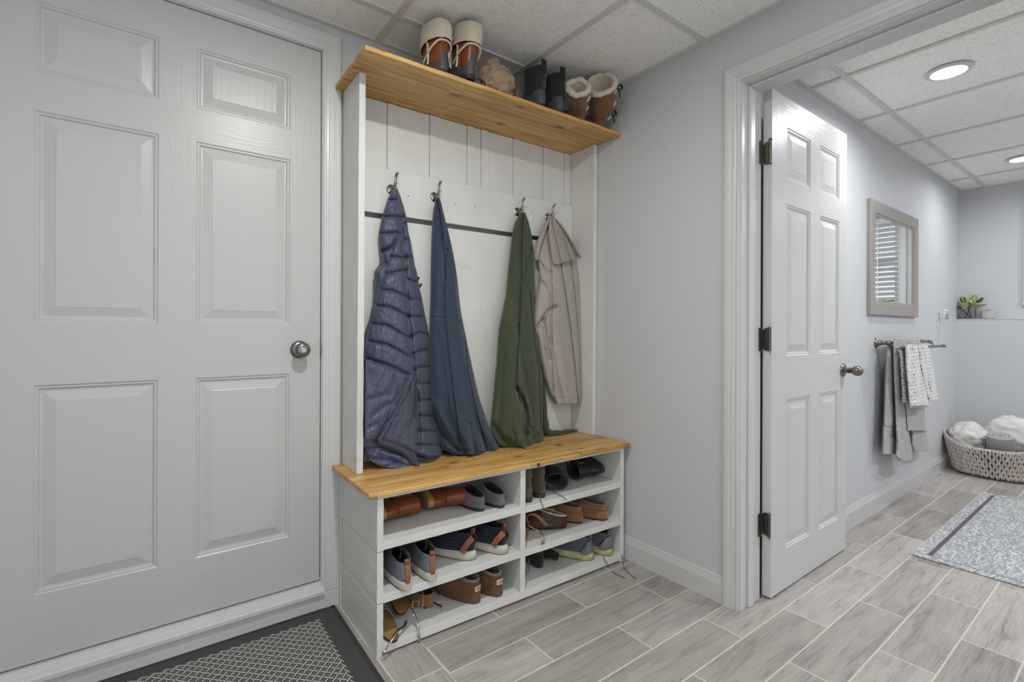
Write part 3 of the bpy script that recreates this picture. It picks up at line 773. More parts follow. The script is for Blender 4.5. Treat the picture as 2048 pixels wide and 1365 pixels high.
# ---- grey knit slip-on sneakers with tan heel tabs
def knit_sneaker(p, rot, side, label):
    t = thingL('knit_sneaker', label, 'shoe', p, rot, 'pair of grey knit sneakers')
    L = .285
    sole(t, [(0, 0.004, .004, L-.01, .033, .044), (.003, .006, 0, L, .036, .048), (.016, .016, -.002, L+.002, .0385, .049), (.026, .026, -.002, L+.002, .0385, .050), (.030, .029, .001, L-.001, .037, .049)], M['cream_sole'], L, side)
    sole(t, [(-.0006, .003, .005, L-.012, .034, .044), (.0035, .0065, .0, L, .0368, .0485), (.0055, .0085, .0, L, .0370, .0487)], M['outsole'], L, side, 'outsole', n=2)
    upper(t, [(.026, .026, .003, L-.004, .034, .046), (.040, .036, .001, L-.002, .0355, .045), (.055, .048, .004, L-.014, .034, .041), (.070, .062, .008, L-.055, .0315, .037), (.082, .080, .012, L-.105, .029, .033), (.088, .094, .013, L-.135, .028, .030)], M['knit'], M['dark_lining'], L, side, seed=side)
    nrm = lambda q: (0, -1, .12)
    strap_on(t, nrm, [(0, -.003, .028), (0, -.003, .045), (0, .000, .060), (0, .006, .078), (0, .009, .086)], .0165, M['tan_leather'], 'heel_strip', .0022)
    MB().loft([[(-.0075, y, z), (.0075, y, z), (.0075, y2, z2), (-.0075, y2, z2)] for y, z, y2, z2 in ((.008, .082, .0105, .082), (.003, .098, .0065, .098), (.006, .105, .0075, .102), (.012, .104, .0115, .1005), (.016, .096, .0135, .095), (.017, .082, .0145, .082))]).build('pull_tab', M['tan_leather'], t, smooth=True)
    # laces slack over the tongue
    for s in (-1, 1):
        MB().tube(curve_pts([(s*.018, .14, .083), (s*.012, .10, .112), (s*.004, .06, .118), (s*.016, .035, .100)]), .0011, 6).build('lace', M['lace'], t, smooth=True)
    return t
knit_sneaker((.074, -.428, .2005), math.radians(-6), 1, 'grey knit sneaker with tan heel strip, leftmost shoe in the middle left cubby')
knit_sneaker((.170, -.420, .2005), math.radians(-9), -1, 'grey knit sneaker with tan heel strip, second from the left in the middle left cubby')

# ---- runners with flared ribbed foam soles
def runner(p, rot, side, label, mu, mo, ms, name='running_shoe', group=None, heel='patch', yel=False):
    t = thingL(name, label, 'shoe', p, rot, group); L = .29
    sole(t, [(0, .012, .008, L-.02, .033, .042), (.004, .012, .0, L-.004, .040, .047), (.014, .015, -.008, L, .044, .050), (.026, .022, -.009, L+.001, .043, .050), (.037, .026, -.002, L-.002, .037, .047)], ms, L, side, ribs=34)
    sole(t, [(-.0006, .011, .012, L-.024, .032, .040), (.004, .0125, .004, L-.006, .0395, .046)], M['outsole'], L, side, 'outsole', n=2)
    upper(t, [(.032, .026, .002, L-.006, .035, .045), (.048, .038, .000, L-.006, .037, .045), (.064, .052, .003, L-.022, .036, .041), (.080, .068, .008, L-.065, .034, .036), (.094, .088, .010, L-.110, .031, .031), (.104, .100, .006, L-.150, .029, .027)], mu, M['dark_lining'], L, side, seed=side+3)
    nr = lambda q: (q[0], -.3, .05)
    if heel == 'patch':
        for s in (-1, 1):
            strap_on(t, lambda q: (s, -.55, .25), [(s*.010, -.0015, .088), (s*.026, .010, .072), (s*.034, .022, .052), (s*.036, .030, .036)], .022, M['tan_leather'], 'heel_patch', .0015, .001)
        for k in range(4):
            for s in (-1, 1): strap_on(t, lambda q: (s, 0, .45), [(s*.037, .06, .044+.013*k), (s*.0375, .085, .044+.012*k), (s*.038, .115, .042+.010*k)], .006, mo, 'side_stripe', .001, .0005)
        MB().loft([[(-.007, y, z), (.007, y, z), (.007, y2, z2), (-.007, y2, z2)] for y, z, y2, z2 in ((.002, .098, .006, .098), (-.004, .112, .000, .112), (-.001, .121, .002, .118), (.005, .121, .005, .117), (.009, .112, .007, .110), (.009, .098, .007, .098))]).build('pull_tab', M['tan_leather'], t, smooth=True)
    else:
        R = [ring(s, 40, .012*side, L) for s in densify([(.034, .03, -.0035, .10, .0385, .040), (.050, .04, -.0045, .085, .039, .039), (.070, .05, -.001, .055, .0365, .030), (.088, .07, .005, .030, .030, .018)], 4)]
        R = [[r[k] for k in list(range(31, 40))+list(range(0, 10))] for r in R]
        MB().loft(R, False, False, closed=False).build('heel_cup', mo, t, smooth=True)
        MB().ell((0, .006, .106), (.014, .007, .016), 14, 10).build('heel_collar', mu, t, smooth=True)
    for k in range(4):
        MB().tube(curve_pts([(-.020, .150+.017*k, .083-.009*k), (0, .152+.017*k, .094-.010*k), (.020, .150+.017*k, .083-.009*k)], 5), .0016, 6).build('lace', M['lace'], t, smooth=True)
    return t
runner((.372, -.362, .2005), math.radians(27), 1, 'navy runner with brown heel patch and pale ribbed sole, standing next to the knit pair', M['navy'], M['navy_over'], M['run_sole'], group='pair of navy running shoes')
runner((.497, -.392, .2005), math.radians(17), -1, 'navy runner with brown heel patch and pale ribbed sole, against the cubby divider', M['navy'], M['navy_over'], M['run_sole'], group='pair of navy running shoes')
g1 = runner((.985, -.372, .0375), math.radians(23), 1, 'slate grey runner with yellowed sole, left one of its pair in the bottom right cubby', M['slate'], M['slate_cup'], M['yellow_sole'], group='pair of grey running shoes', heel='cup')
g2 = runner((1.084, -.393, .0375), math.radians(6), -1, 'slate grey runner with yellowed sole, trailing laces onto the floor beside the right wall', M['slate'], M['slate_cup'], M['yellow_sole'], group='pair of grey running shoes', heel='cup')
def to_thing(o, pl):        # bench-frame point -> coordinates of a thing (all are direct children of the world)
    mw = Matrix.Translation(o.location) @ o.rotation_euler.to_matrix().to_4x4()
    return mw.inverted() @ Vector([float(c) for c in l2w(pl)])
def px_path(o, pts):        # (px, py, axis, value) in the bench frame
    return [to_thing(o, hitL(*q)) for q in pts]
def path_on(o, pts, r, mt, name='lace', **k): return MB().tube(curve_pts([tuple(v) for v in px_path(o, pts)], 7), r, 8, **k).build(name, mt, o, smooth=True)
path_on(g2, [(1206, 1112, 1, -.385), (1210, 1122, 2, .0395), (1215, 1130, 1, -.4085), (1220, 1138, 1, -.412), (1228, 1146, 2, .003), (1240, 1152, 2, .002), (1251, 1158, 2, .002)], .0016, M['lace'])
path_on(g2, [(1240, 1105, 1, -.395), (1244, 1113, 1, -.408), (1246, 1124, 1, -.411), (1248, 1135, 2, .004), (1257, 1146, 2, .002), (1272, 1158.5, 2, .002)], .0016, M['lace'])

# ---- chestnut suede slippers with fleece collar, platform sole and heel label
def text_mesh(txt, size, mt, parent, loc, rot, name='lettering'):
    cu = bpy.data.curves.new(name, 'FONT'); cu.body = txt; cu.size = size; cu.align_x = 'CENTER'; cu.align_y = 'CENTER'; cu.extrude = .0002
    tmp = bpy.data.objects.new(name, cu); COL.objects.link(tmp)
    dg = bpy.context.evaluated_depsgraph_get(); me = bpy.data.meshes.new_from_object(tmp.evaluated_get(dg)); bpy.data.objects.remove(tmp)
    me.name = name; me.materials.clear(); me.materials.append(mt); o = bpy.data.objects.new(name, me); link(o, parent); o.location = loc; o.rotation_euler = rot; return o
def ugg(p, rot, side, label):
    t = thingL('suede_slipper', label, 'shoe', p, rot, 'pair of chestnut slippers'); L = .275
    sole(t, [(0, .003, .004, L-.006, .038, .047), (.004, .005, .0, L, .041, .050), (.026, .020, .000, L, .041, .050), (.030, .023, .004, L-.003, .039, .048)], M['taupe_sole'], L, side)
    sole(t, [(.030, .023, .001, L-.002, .0405, .0495), (.035, .028, .000, L-.001, .0412, .050), (.040, .033, .003, L-.004, .0395, .048)], M['chestnut_trim'], L, side, 'braid')
    up, last = upper(t, [(.038, .031, .004, L-.006, .038, .046), (.052, .044, .003, L-.008, .0385, .046), (.062, .058, .003, L-.026, .0385, .043), (.070, .074, .005, L-.062, .038, .039), (.078, .092, .007, L-.095, .0365, .034), (.082, .106, .009, L-.120, .035, .029)], M['chestnut'], M['fleece_grey'], L, side, seed=side+8, thick=.006, floor_z=.05)
    rim(t, shrink(last, .002, .001), .0052, M['fleece_grey'], 'fleece_collar', seed=side+3)
    for s in (-1, 1):
        MB().tube(curve_pts([(s*.036, .055, .046), (s*.036, .060, .064), (s*.032, .066, .088)]), .0012, 6).build('seam', M['chestnut_trim'], t, smooth=True)
    lb = MB(); R = []
    for x in np.linspace(-.017, .017, 9):
        y = .0012+ .011*(x/.017)**2*.55; R.append([(x, y-.0008, .048), (x, y-.0018+.0015, .067), (x, y-.0030+.0015, .067), (x, y-.0022, .048)])
    lo = lb.loft(R).build('heel_label', M['label'], t, smooth=False)
    tx = text_mesh('UGG', .0125, M['ink'], lo, (0, -.0019, .0575), (PI/2-.06, 0, 0))
    for v in tx.data.vertices:      # bend the print round the heel
        v.co.z = v.co.z - .011*(v.co.x/.017)**2*.55
    return t
ugg((.388, -.376, .0375), math.radians(19), 1, 'chestnut suede slipper with heel label, left of its pair, bottom left cubby')
ugg((.482, -.385, .0375), math.radians(11), -1, 'chestnut suede slipper with heel label, beside the divider in the bottom left cubby')

# ---- generic ankle boots
def ankle_boot(name, label, p, rot, side, mu, ms, L=.26, sh=.15, group=None, lin=None, heelh=.025, sole_mat=None, insole=None, wf=.045, wh=.034, welt=None, shaft=(.000, .118, .036), cat='boot', elastic=None, tabs=None, slope=0):
    t = thingL(name, label, cat, p, rot, group); hs = heelh
    sole(t, [(0, .002, .004, L-.008, wh-.002, wf-.003), (.004, .006, .002, L-.002, wh+.002, wf+.002), (hs*.9, .012, .001, L, wh+.003, wf+.003), (hs, .015, .003, L-.003, wh+.001, wf+.001)], sole_mat or M['outsole'], L, side)
    if welt: sole(t, [(hs, .015, .000, L, wh+.003, wf+.003), (hs+.009, .022, .001, L-.002, wh+.002, wf+.002)], welt, L, side, 'welt', n=2)
    y0, y1, sw = shaft
    sp = [(hs, .015, .003, L-.004, wh, wf), (hs+.015, .030, .000, L-.004, wh+.001, wf), (hs+.030, .046, .002, L-.020, wh+.001, wf-.003), (hs+.044, .062, .008, L-.060, wh, wf-.010), (hs+.060, .084, .010, (L-.1+y1)/2+.01, wh-.002, sw-.002), (hs+.078, .100+slope*.3, .008, y1+.01, sw-.003, sw-.003), (sh, sh+slope, y0, y1, sw, sw-.003)]
    up, last = upper(t, sp, mu, lin or M['dark_lining'], L, side, seed=side*2+L, floor_z=hs+.01)
    if elastic:
        for s in (-1, 1):
            strap_on(t, lambda q: (s, 0, 0), [(s*(wh+.001), .052, hs+.045), (s*(sw-.001), .055, sh*.75), (s*(sw+.0005), .058, sh-.003)], .042, elastic, 'elastic_gore', .0012, .000)
    if tabs:
        for yy in (y0-.001, y1+.001): MB().box(-.011, .011, yy-.0018, yy+.0018, sh-.02, sh+.014).build('pull_tab', tabs, t, bevel=.0015)
    return t, last
def lay(o, eul): return (Matrix.Rotation(-TH, 3, 'Z') @ Euler(eul).to_matrix()).to_euler()
# cognac boots lying on their sides: shaft to the right, toe to the back
for i, (p, rz, lb) in enumerate([((.034, -.300, .4175), .10, 'cognac ankle boot lying on its side at the left end of the top left cubby'), ((.226, -.278, .4165), -.12, 'cognac ankle boot lying on its side in the middle of the top left cubby')]):
    t, last = ankle_boot('ankle_boot', lb, p, (0, PI/2, rz), 1, M['cognac'], None, L=.235, sh=.155, group='pair of cognac ankle boots', heelh=.022, sole_mat=M['insole_tan'], wf=.040, wh=.033, shaft=(-.004, .095, .036))
    MB().box(-.0405, -.0385, .044, .050, .112, .136).build('zip_pull', M['zip'], t, bevel=.001)
    MB().tube(curve_pts([(-.034, .060, .030), (-.035, .062, .050), (-.030, .050, .068), (0, .004, .072), (.030, .050, .068), (.035, .062, .05)], 6), .0012, 6).build('seam', M['dark_brown'], t, smooth=True)
# grey suede clogs, heels out
for i, (p, rz, lb, s) in enumerate([((.412, -.362, .3755), .06, 'grey suede slip-on with open back, left one of its pair, right of the cognac boots', 1), ((.494, -.378, .3755), .0, 'grey suede slip-on with open back, against the divider in the top left cubby', -1)]):
    t = thingL('suede_clog', lb, 'shoe', p, rz, 'pair of grey suede clogs'); L = .24; t.scale = (.90, .90, .92)
    sole(t, [(0, .002, .004, L-.006, .034, .045), (.004, .005, 0, L, .037, .048), (.013, .014, .0, L, .037, .048)], M['outsole'], L, s)
    upper(t, [(.013, .013, .001, L-.003, .036, .047), (.028, .030, -.001, L-.004, .037, .047), (.040, .045, .001, L-.02, .0355, .044), (.052, .060, .003, L-.06, .034, .039), (.059, .082, .005, L-.10, .0325, .033)], M['grey_suede'], M['dark_lining'], L, s, seed=s+20)
# dark taupe laced boots, heels out
for p, rz, lb, s in [((.6285, -.383, .3715), .0, 'dark taupe nubuck boot against the divider in the top right cubby', 1), ((.707, -.372, .3715), -.03, 'dark taupe nubuck boot with trailing lace, second from left in the top right cubby', -1)]:
    t, last = ankle_boot('nubuck_boot', lb, p, rz, s, M['mushroom'], None, L=.27, sh=.138, group='pair of dark taupe boots', heelh=.024, welt=M['mushroom_trim'], wf=.040, wh=.0335, shaft=(.010, .11, .033))
    for zz in (.062, .105): MB().tube([Vector(q) for q in ring((zz, zz+.005, .004, .125, .0345, .034), 40, .012*s, .27)[28:40]+ring((zz, zz+.005, .004, .125, .0345, .034), 40, .012*s, .27)[0:13]], .0011, 6).build('seam', M['mushroom_trim'], t, smooth=True)
path_on(t, [(1098, 975, 1, -.33), (1104, 981, 2, .374), (1112, 987, 2, .373), (1124, 993, 2, .373), (1130, 997, 2, .372), (1134, 1001, 1, -.409)], .0015, M['lace'])
path_on(t, [(1079, 990, 1, -.39), (1080, 998, 1, -.404), (1084, 1009, 1, -.409), (1088, 1020, 1, -.410), (1087, 1035, 1, -.412), (1088, 1046, 1, -.409), (1091, 1052, 1, -.400)], .0014, M['lace'])
# black zip boots tumbled on their sides
t, last = ankle_boot('black_boot', 'black leather boot tumbled on its side, open shaft facing out, in the top right cubby', (.930, -.225, .4135), (0, -PI/2, 1.05), 1, M['black_leather'], None, L=.24, sh=.15, group='pair of black zip boots', wf=.040, wh=.034, shaft=(-.002, .098, .037))
rim(t, last, .0022, M['black_suede'], 'collar'); MB().box(.036, .039, .030, .034, .095, .115).build('zip_pull', M['zip'], t, bevel=.001)
t, last = ankle_boot('black_boot', 'black leather boot lying on its side with sole towards the right end panel', (1.122, -.325, .4135), (0, -PI/2, -.12), -1, M['black_leather'], None, L=.24, sh=.15, group='pair of black zip boots', wf=.040, wh=.034, shaft=(-.002, .098, .037))
MB().tube([Vector(q) for q in ring((.040, .055, -.0005, .236, .0365, .043), 44, -.012, .24)], .0022, 8).build('strap', M['black_suede'], t, smooth=True)
MB().box(.037, .040, .030, .035, .105, .135).build('zip_pull', M['zip'], t, bevel=.001)

# tan moccasins
for p, rz, lb, s in [((.962, -.335, .1985), .38, 'tan suede moccasin with fleece lining, left one of its pair in the middle right cubby', 1), ((1.078, -.378, .1985), .32, 'tan suede moccasin with fleece lining, beside the right end panel in the middle cubby', -1)]:
    t = thingL('moccasin', lb, 'shoe', p, rz, 'pair of tan moccasins'); L = .25
    sole(t, [(0, .002, .004, L-.006, .036, .044), (.004, .005, 0, L, .039, .046), (.008, .010, .0, L, .039, .046)], M['outsole'], L, s)
    up, last = upper(t, [(.007, .009, .001, L-.003, .038, .045), (.022, .030, -.004, L-.000, .042, .048), (.046, .048, .002, L-.02, .040, .045), (.062, .062, .007, L-.06, .034, .038), (.069, .080, .009, L-.11, .030, .030)], M['mocc'], M['fleece_grey'], L, s, seed=s+30, floor_z=.03, thick=.005)
    rim(t, shrink(last, .001, .001), .0032, M['fleece_grey'], 'fleece_collar', seed=s)
    MB().tube([Vector(q) for q in ring((.048, .052, -.001, L-.035, .040, .041), 44, .012*s, L)], .0012, 6, caps=False).build('stitching', M['chestnut_trim'], t, smooth=True)
    for q in (-1, 1): MB().ell((q*.014, .125, .082), (.012, .008, .006), 12, 8, Euler((0, .3*q, .5*q)).to_matrix()).build('bow', M['mocc'], t, smooth=True)
# dark brown fleece-lined slippers, tipped over each other
for p, e, lb, s in [((.875, -.330, .1985), (.0, .12, .98), 'dark brown leather slipper with pale fleece lining, front one of its pair', 1), ((.925, -.225, .2035), (.0, -.30, .80), 'dark brown leather slipper with pale fleece lining, behind its mate', -1)]:
    t = thingL('fleece_slipper', lb, 'shoe', p, e, 'pair of dark brown slippers'); L = .235
    sole(t, [(0, .002, .004, L-.006, .033, .040), (.006, .006, 0, L, .035, .042)], M['outsole'], L, s)
    up, last = upper(t, [(.006, .006, .001, L-.003, .035, .042), (.025, .028, -.002, L-.002, .037, .043), (.036, .044, .000, L-.03, .037, .041), (.046, .066, .001, L-.055, .036, .038, 1.0), (.050, .094, .002, L-.075, .036, .033, 1.15)], M['dark_brown'], M['fleece_grey'], L, s, seed=s+40, floor_z=.025)
    rim(t, shrink(last, .001, .001), .0034, M['fleece'], 'fleece_collar', seed=s+1)
# black shoes at the bottom
for p, rz, lb, s in [((.640, -.330, .0375), .0, 'black shoe with grey edge, against the divider in the bottom right cubby', 1), ((.752, -.300, .0375), -.25, 'black velour shoe, second from the left in the bottom right cubby', -1)]:
    t = thingL('black_shoe', lb, 'shoe', p, rz, 'pair of black shoes'); L = .25
    sole(t, [(0, .002, .004, L-.006, .031, .040), (.006, .006, 0, L, .033, .042)], M['outsole'], L, s)
    up, last = upper(t, [(.006, .006, .001, L-.003, .033, .041), (.025, .026, -.002, L-.004, .034, .041), (.045, .042, .002, L-.03, .033, .038), (.066, .062, .007, L-.07, .031, .031), (.080, .080, .010, L-.12, .028, .026)], M['black_suede'], M['dark_lining'], L, s, seed=s+50)
    if s == 1: MB().tube(curve_pts([(.033, .02, .010), (.034, .015, .04), (.030, .012, .07)]), .0022, 6).build('piping', M['grey_suede'], t, smooth=True)
t = thingL('folded_glove', 'black ribbed knit glove folded beside the black shoes', 'glove', (.838, -.235, .0375), .9)
mb = MB()
for k in range(5): mb.mi = 0; mb.tube(curve_pts([(-.03+.0145*k, -.055+.004*abs(k-2), .010), (-.03+.0145*k, -.02, .019), (-.03+.0145*k, .03, .018), (-.028+.014*k, .07, .012)]), .0085, 10)
mb.build('knit', M['black_elastic'], t, smooth=True)

# ---- strappy sandals
def sandal(name, label, p, rot, mt_top, L=.235, group=None, th=.010, cat='sandal', ms=None):
    t = thingL(name, label, cat, p, rot, group)
    sole(t, [(0, .001, .003, L-.004, .029, .038), (th*.5, th*.5, 0, L, .031, .040), (th*.9, th*.9, .001, L-.001, .030, .039)], ms or M['dark_brown'], L, 1)
    sole(t, [(th*.9, th*.9, .002, L-.002, .029, .038), (th*1.1, th*1.1, .003, L-.003, .0285, .0375)], mt_top, L, 1, 'insole', n=2)
    return t
def buckle(par, c, mt, a=.008, b=.010, rot=None):
    P = [(-a, -b, 0), (a, -b, 0), (a, b, 0), (-a, b, 0), (-a, -b, 0)]; m3 = Euler(rot or (0, 0, 0)).to_matrix()
    return MB().tube([Vector(c)+m3 @ Vector(q) for q in P], .0013, 6).build('buckle', mt, par)
s1 = sandal('silver_sandal', 'tan soled sandal with silver straps at the front left of the bottom cubby', (.036, -.418, .0375), -.02, M['insole_tan'], group='pair of silver sandals')
path_on(s1, [(812, 1243, 1, -.355), (809, 1253, 1, -.375), (795, 1263, 1, -.405), (782, 1283, 1, -.425), (771, 1302, 1, -.43), (767, 1311, 1, -.43)], .0048, M['silver'], 'ankle_strap', flat=.5)
buckle(s1, tuple(px_path(s1, [(767, 1308, 1, -.432)])[0]), M['silver'], .005, .006, (PI/2, 0, 0))
for y in (.13, .16, .19): MB().tube(curve_pts([(-.036, y, .008), (-.026, y+.008, .034), (.0, y+.012, .046), (.030, y+.010, .034), (.044, y, .008)], 6), .003, 8, flat=.6).build('toe_strap', M['silver'], s1, smooth=True)
s2 = sandal('silver_sandal', 'tan soled sandal with silver straps, propped behind its mate', (.092, -.325, .066), (-.16, .22, -.42), M['insole_tan'], group='pair of silver sandals')
path_on(s2, [(812, 1206, 1, -.31), (818, 1208, 1, -.33), (827, 1227, 1, -.365), (835, 1246, 1, -.39), (837, 1263, 1, -.405), (840, 1284, 1, -.414)], .0048, M['silver'], 'ankle_strap', flat=.5)
path_on(s2, [(796, 1178, 1, -.27), (818, 1168, 1, -.27), (840, 1172, 1, -.28), (847, 1200, 1, -.29), (842, 1220, 1, -.30)], .0036, M['silver'], 'heel_strap', flat=.5)
b_ = px_path(s2, [(831, 1212, 1, -.315)])[0]; buckle(s2, tuple(b_), M['silver'], .012, .014, (1.2, 0, .3))
for y in (.12, .16): MB().tube(curve_pts([(-.036, y, .008), (-.026, y+.008, .030), (.0, y+.012, .040), (.030, y+.010, .030), (.044, y, .008)], 6), .003, 8, flat=.6).build('toe_strap', M['silver'], s2, smooth=True)
s3 = sandal('brown_sandal', 'brown leather sandal with a black ankle strap and silver buckle', (.235, -.300, .0375), .55, M['mocc'], ms=M['mocc'])
upper(s3, [(.010, .008, .002, .10, .029, .034), (.030, .03, .000, .09, .030, .032), (.052, .05, .003, .075, .027, .026)], M['mocc'], M['dark_brown'], .235, 1, 'heel_cup')
path_on(s3, [(848, 1190, 1, -.26), (858, 1200, 1, -.285), (870, 1207, 1, -.30), (884, 1214, 1, -.325)], .0038, M['black_leather'], 'ankle_strap', flat=.5)
buckle(s3, tuple(px_path(s3, [(884, 1212, 1, -.33)])[0]), M['silver'], .005, .006, (PI/2, 0, .5))
path_on(s3, [(850, 1185, 1, -.26), (848, 1205, 1, -.28), (853, 1228, 1, -.30)], .0036, M['black_leather'], 'strap_end', flat=.5)
# tan sandal with gold beading, right cubby
s4 = sandal('beaded_sandal', 'tan leather sandal with a gold beaded strap curling over the shelf edge', (.640, -.330, .1985), -.45, M['insole_tan'], ms=M['mocc'])
path_on(s4, [(1056, 1046, 1, -.33), (1054, 1034, 1, -.33), (1064, 1029, 1, -.33), (1078, 1036, 1, -.32), (1092, 1052, 1, -.31)], .0100, M['insole_tan'], 'side_strap', flat=.25)
path_on(s4, [(1056, 1051, 1, -.34), (1066, 1057, 1, -.35), (1078, 1063, 1, -.37), (1086, 1072, 1, -.395), (1088, 1080, 1, -.405), (1084, 1088, 1, -.411)], .0042, M['gold_bead'], 'beaded_strap', flat=.6)
buckle(s4, tuple(px_path(s4, [(1085, 1086, 1, -.412)])[0]), M['gold_bead'], .0055, .007, (PI/2, 0, 0))
pp = curve_pts([tuple(v) for v in px_path(s4, [(1090, 1046, 1, -.30), (1096, 1050, 1, -.31), (1104, 1052, 1, -.315), (1112, 1055, 1, -.32)])], 3)
for q in pp: MB().ell(tuple(q), (.0026, .0026, .0026), 8, 6).build('bead', M['silver'], s4, smooth=True)
# ================================================================== ON THE TOP SHELF (z = 2.0215)
ZS = 2.0215
def tall_boot(label, p, rz, s, cord=False):
    t = thingL('fleece_boot', label, 'boot', p, rz, 'pair of fleece-cuffed rubber boots'); L = .235
    sole(t, [(0, .002, .004, L-.006, .036, .044), (.005, .006, 0, L, .038, .046), (.016, .014, 0, L, .038, .046)], M['outsole'], L, s)
    # rubber foot
    R = [wobble(ring(q, 44, .012*s, L), .0008, 30, s) for q in densify([(.014, .012, .001, L-.003, .037, .045), (.034, .030, -.001, L-.002, .038, .045), (.056, .046, .000, L-.014, .038, .042), (.074, .050, .001, L-.045, .0378, .038), (.086, .046, .002, L-.075, .0375, .036), (.087, .045, .005, L-.080, .035, .033)])]
    MB().loft(R, True, True).build('rubber_foot', M['rubber_toe'], t, smooth=True)
    up, last = upper(t, [(.040, .070, .004, L-.078, .036, .034), (.060, .090, .003, L-.085, .0375, .036), (.090, .115, .002, L-.092, .0385, .038), (.130, .145, .000, L-.095, .0395, .0395), (.165, .165, -.004, L-.095, .041, .041)], M['cognac'], M['fleece'], L, s, seed=s+60, floor_z=.06)
    # turned-down fleece cuff
    R = [wobble(ring(q, 44, .012*s, L), .003, 60, s+5) for q in densify([(.132, .128, -.006, L-.088, .0445, .0445), (.128, .124, -.011, L-.083, .0485, .0485), (.150, .150, -.013, L-.082, .0500, .0500), (.180, .184, -.012, L-.084, .0485, .0485), (.198, .203, -.006, L-.090, .0455, .0450), (.199, .204, .004, L-.100, .037, .036), (.170, .170, .006, L-.102, .035, .034)])]
    MB().loft(R, False, False).build('fleece_cuff', M['fleece'], t, smooth=True)
    # fleece piping: across the front and down the sides
    for sg in (-1, 1):
        MB().tube(wobble(curve_pts([(0, -.004, .122), (sg*.022, .002, .119), (sg*.036, .020, .106), (sg*.041, .055, .086), (sg*.040, .090, .062)], 7), .0015, 90), .0042, 8).build('fleece_piping', M['fleece'], t, smooth=True)
        MB().tube(wobble(curve_pts([(sg*.040, .060, .125), (sg*.041, .056, .095), (sg*.040, .055, .060), (sg*.040, .060, .045)], 7), .0015, 90), .0042, 8).build('fleece_piping', M['fleece'], t, smooth=True)
    if cord:
        MB().tube(curve_pts([(.010, -.0035, .078), (.013, -.004, .060), (.018, -.003, .040), (.024, -.001, .028), (.027, .003, .044), (.024, .000, .064), (.017, -.003, .077), (.011, -.004, .081)], 8), .0011, 6).build('boot_cord', M['white_cord'], t, smooth=True)
    return t
tall_boot('brown boot with turned-down fleece cuff and grey rubber foot, leftmost on the top shelf', (.256, -.338, ZS), .06, 1, True)
tall_boot('brown boot with turned-down fleece cuff and grey rubber foot, beside the beige hat', (.362, -.352, ZS+.008), (.17, 0, -.04), -1)

# crumpled beige sun hat
M['canvas'] = m_fabric('beige canvas', srgb(156, 134, 112), 500, .25)
hat = thingL('sun_hat', 'crumpled beige fabric sun hat squashed between the boots on the top shelf', 'hat', (.512, -.300, ZS)); hat.scale = (1.25, 1.0, 1.2)
from mathutils import noise as mn
def blob(par, name, mt, c, r, amp, sc, seed, nu=64, nv=44, rot=None, ridged=True, squash=None):
    mb = MB(); rings = []
    for i in range(nv+1):
        ph = -PI/2+PI*i/nv; R = []
        for j in range(nu):
            d = Vector((math.cos(ph)*math.cos(2*PI*j/nu), math.cos(ph)*math.sin(2*PI*j/nu), math.sin(ph)))
            n1 = mn.noise(d*sc+Vector((seed, 0, 0))); n2 = mn.noise(d*sc*2.3+Vector((0, seed, 0)))
            k = 1+amp*((abs(n1)*-2+.4) if ridged else n1)+amp*.5*n2
            q = Vector((d.x*r[0]*k, d.y*r[1]*k, d.z*r[2]*k))
            if rot is not None: q = rot @ q
            z = c[2]+q.z
            if squash is not None: z = max(z, squash)
            R.append((c[0]+q.x, c[1]+q.y, z))
        rings.append(R)
    return mb.loft(rings).build(name, mt, par, smooth=True)
from mathutils import noise as mn
blob(hat, 'crown', M['canvas'], (0, 0, .052), (.062, .055, .052), .22, 1.5, 3, squash=.001)
def brim(par, name, c, R0, R1, rot, seed, wave=.012):
    mb = MB(); rg = []; m3 = Euler(rot).to_matrix()
    for k in range(49):
        a = 2*PI*k/48; wv = wave*math.sin(3*a+seed)+wave*.6*math.sin(5*a+seed*2)
        pr = [(R0, 0), (R0+(R1-R0)*.5, .006+wv*.5), (R1, wv), (R1+.001, wv+.003), (R0+(R1-R0)*.5, .010+wv*.5), (R0, .004)]
        rg.append([tuple(Vector(c)+m3 @ Vector((r*math.cos(a), r*math.sin(a)*.75, z))) for r, z in pr])
    return mb.loft(rg, False, False).build(name, M['canvas'], par, smooth=True)
brim(hat, 'brim', (.022, .0, .068), .044, .072, (1.0, .55, .3), 1)
MB().tube(curve_pts([(-.050, -.030, .03), (-.040, -.050, .055), (-.010, -.060, .075), (.025, -.052, .070), (.045, -.035, .045)], 7), .0022, 8).build('fold', M['canvas'], hat, smooth=True)

# black pull-on boots, toes out
for p, rz, lb, s in [((.728, -.338, ZS), .02, 'black pull-on boot with pull tab, left one of its pair on the top shelf', 1), ((.832, -.340, ZS), -.03, 'black pull-on boot with pull tab, next to the shearling boots on the top shelf', -1)]:
    t, last = ankle_boot('pull_on_boot', lb, p, rz, s, M['black_suede'], None, L=.24, sh=.180, group='pair of black pull-on boots', heelh=.02, wf=.041, wh=.034, shaft=(.002, .12, .042), elastic=M['black_elastic'])
    R = [ring(q, 44, .012*s, .24) for q in densify([(.018, .013, .000, .240, .037, .0445), (.040, .034, -.002, .240, .0375, .0445), (.064, .050, .000, .222, .037, .0405), (.078, .060, .004, .19, .0355, .035)])]
    MB().loft(R, False, False).build('rubber_foot', M['rubber_toe'], t, smooth=True)
    MB().box(-.014, .014, -.0015, .0025, .150, .205).build('pull_tab', M['black_elastic'], t, bevel=.0015)
    rim(t, last, .0022, M['white_cord'] if False else M['grey_suede'], 'collar', seed=s)
t = thingL('black_shoe', 'low dark shoe lying behind between the hat and the black boots', 'shoe', (.615, -.325, ZS), .10)
sole(t, [(0, .002, .004, .234, .031, .040), (.006, .006, 0, .24, .033, .042)], M['outsole'], .24, 1)
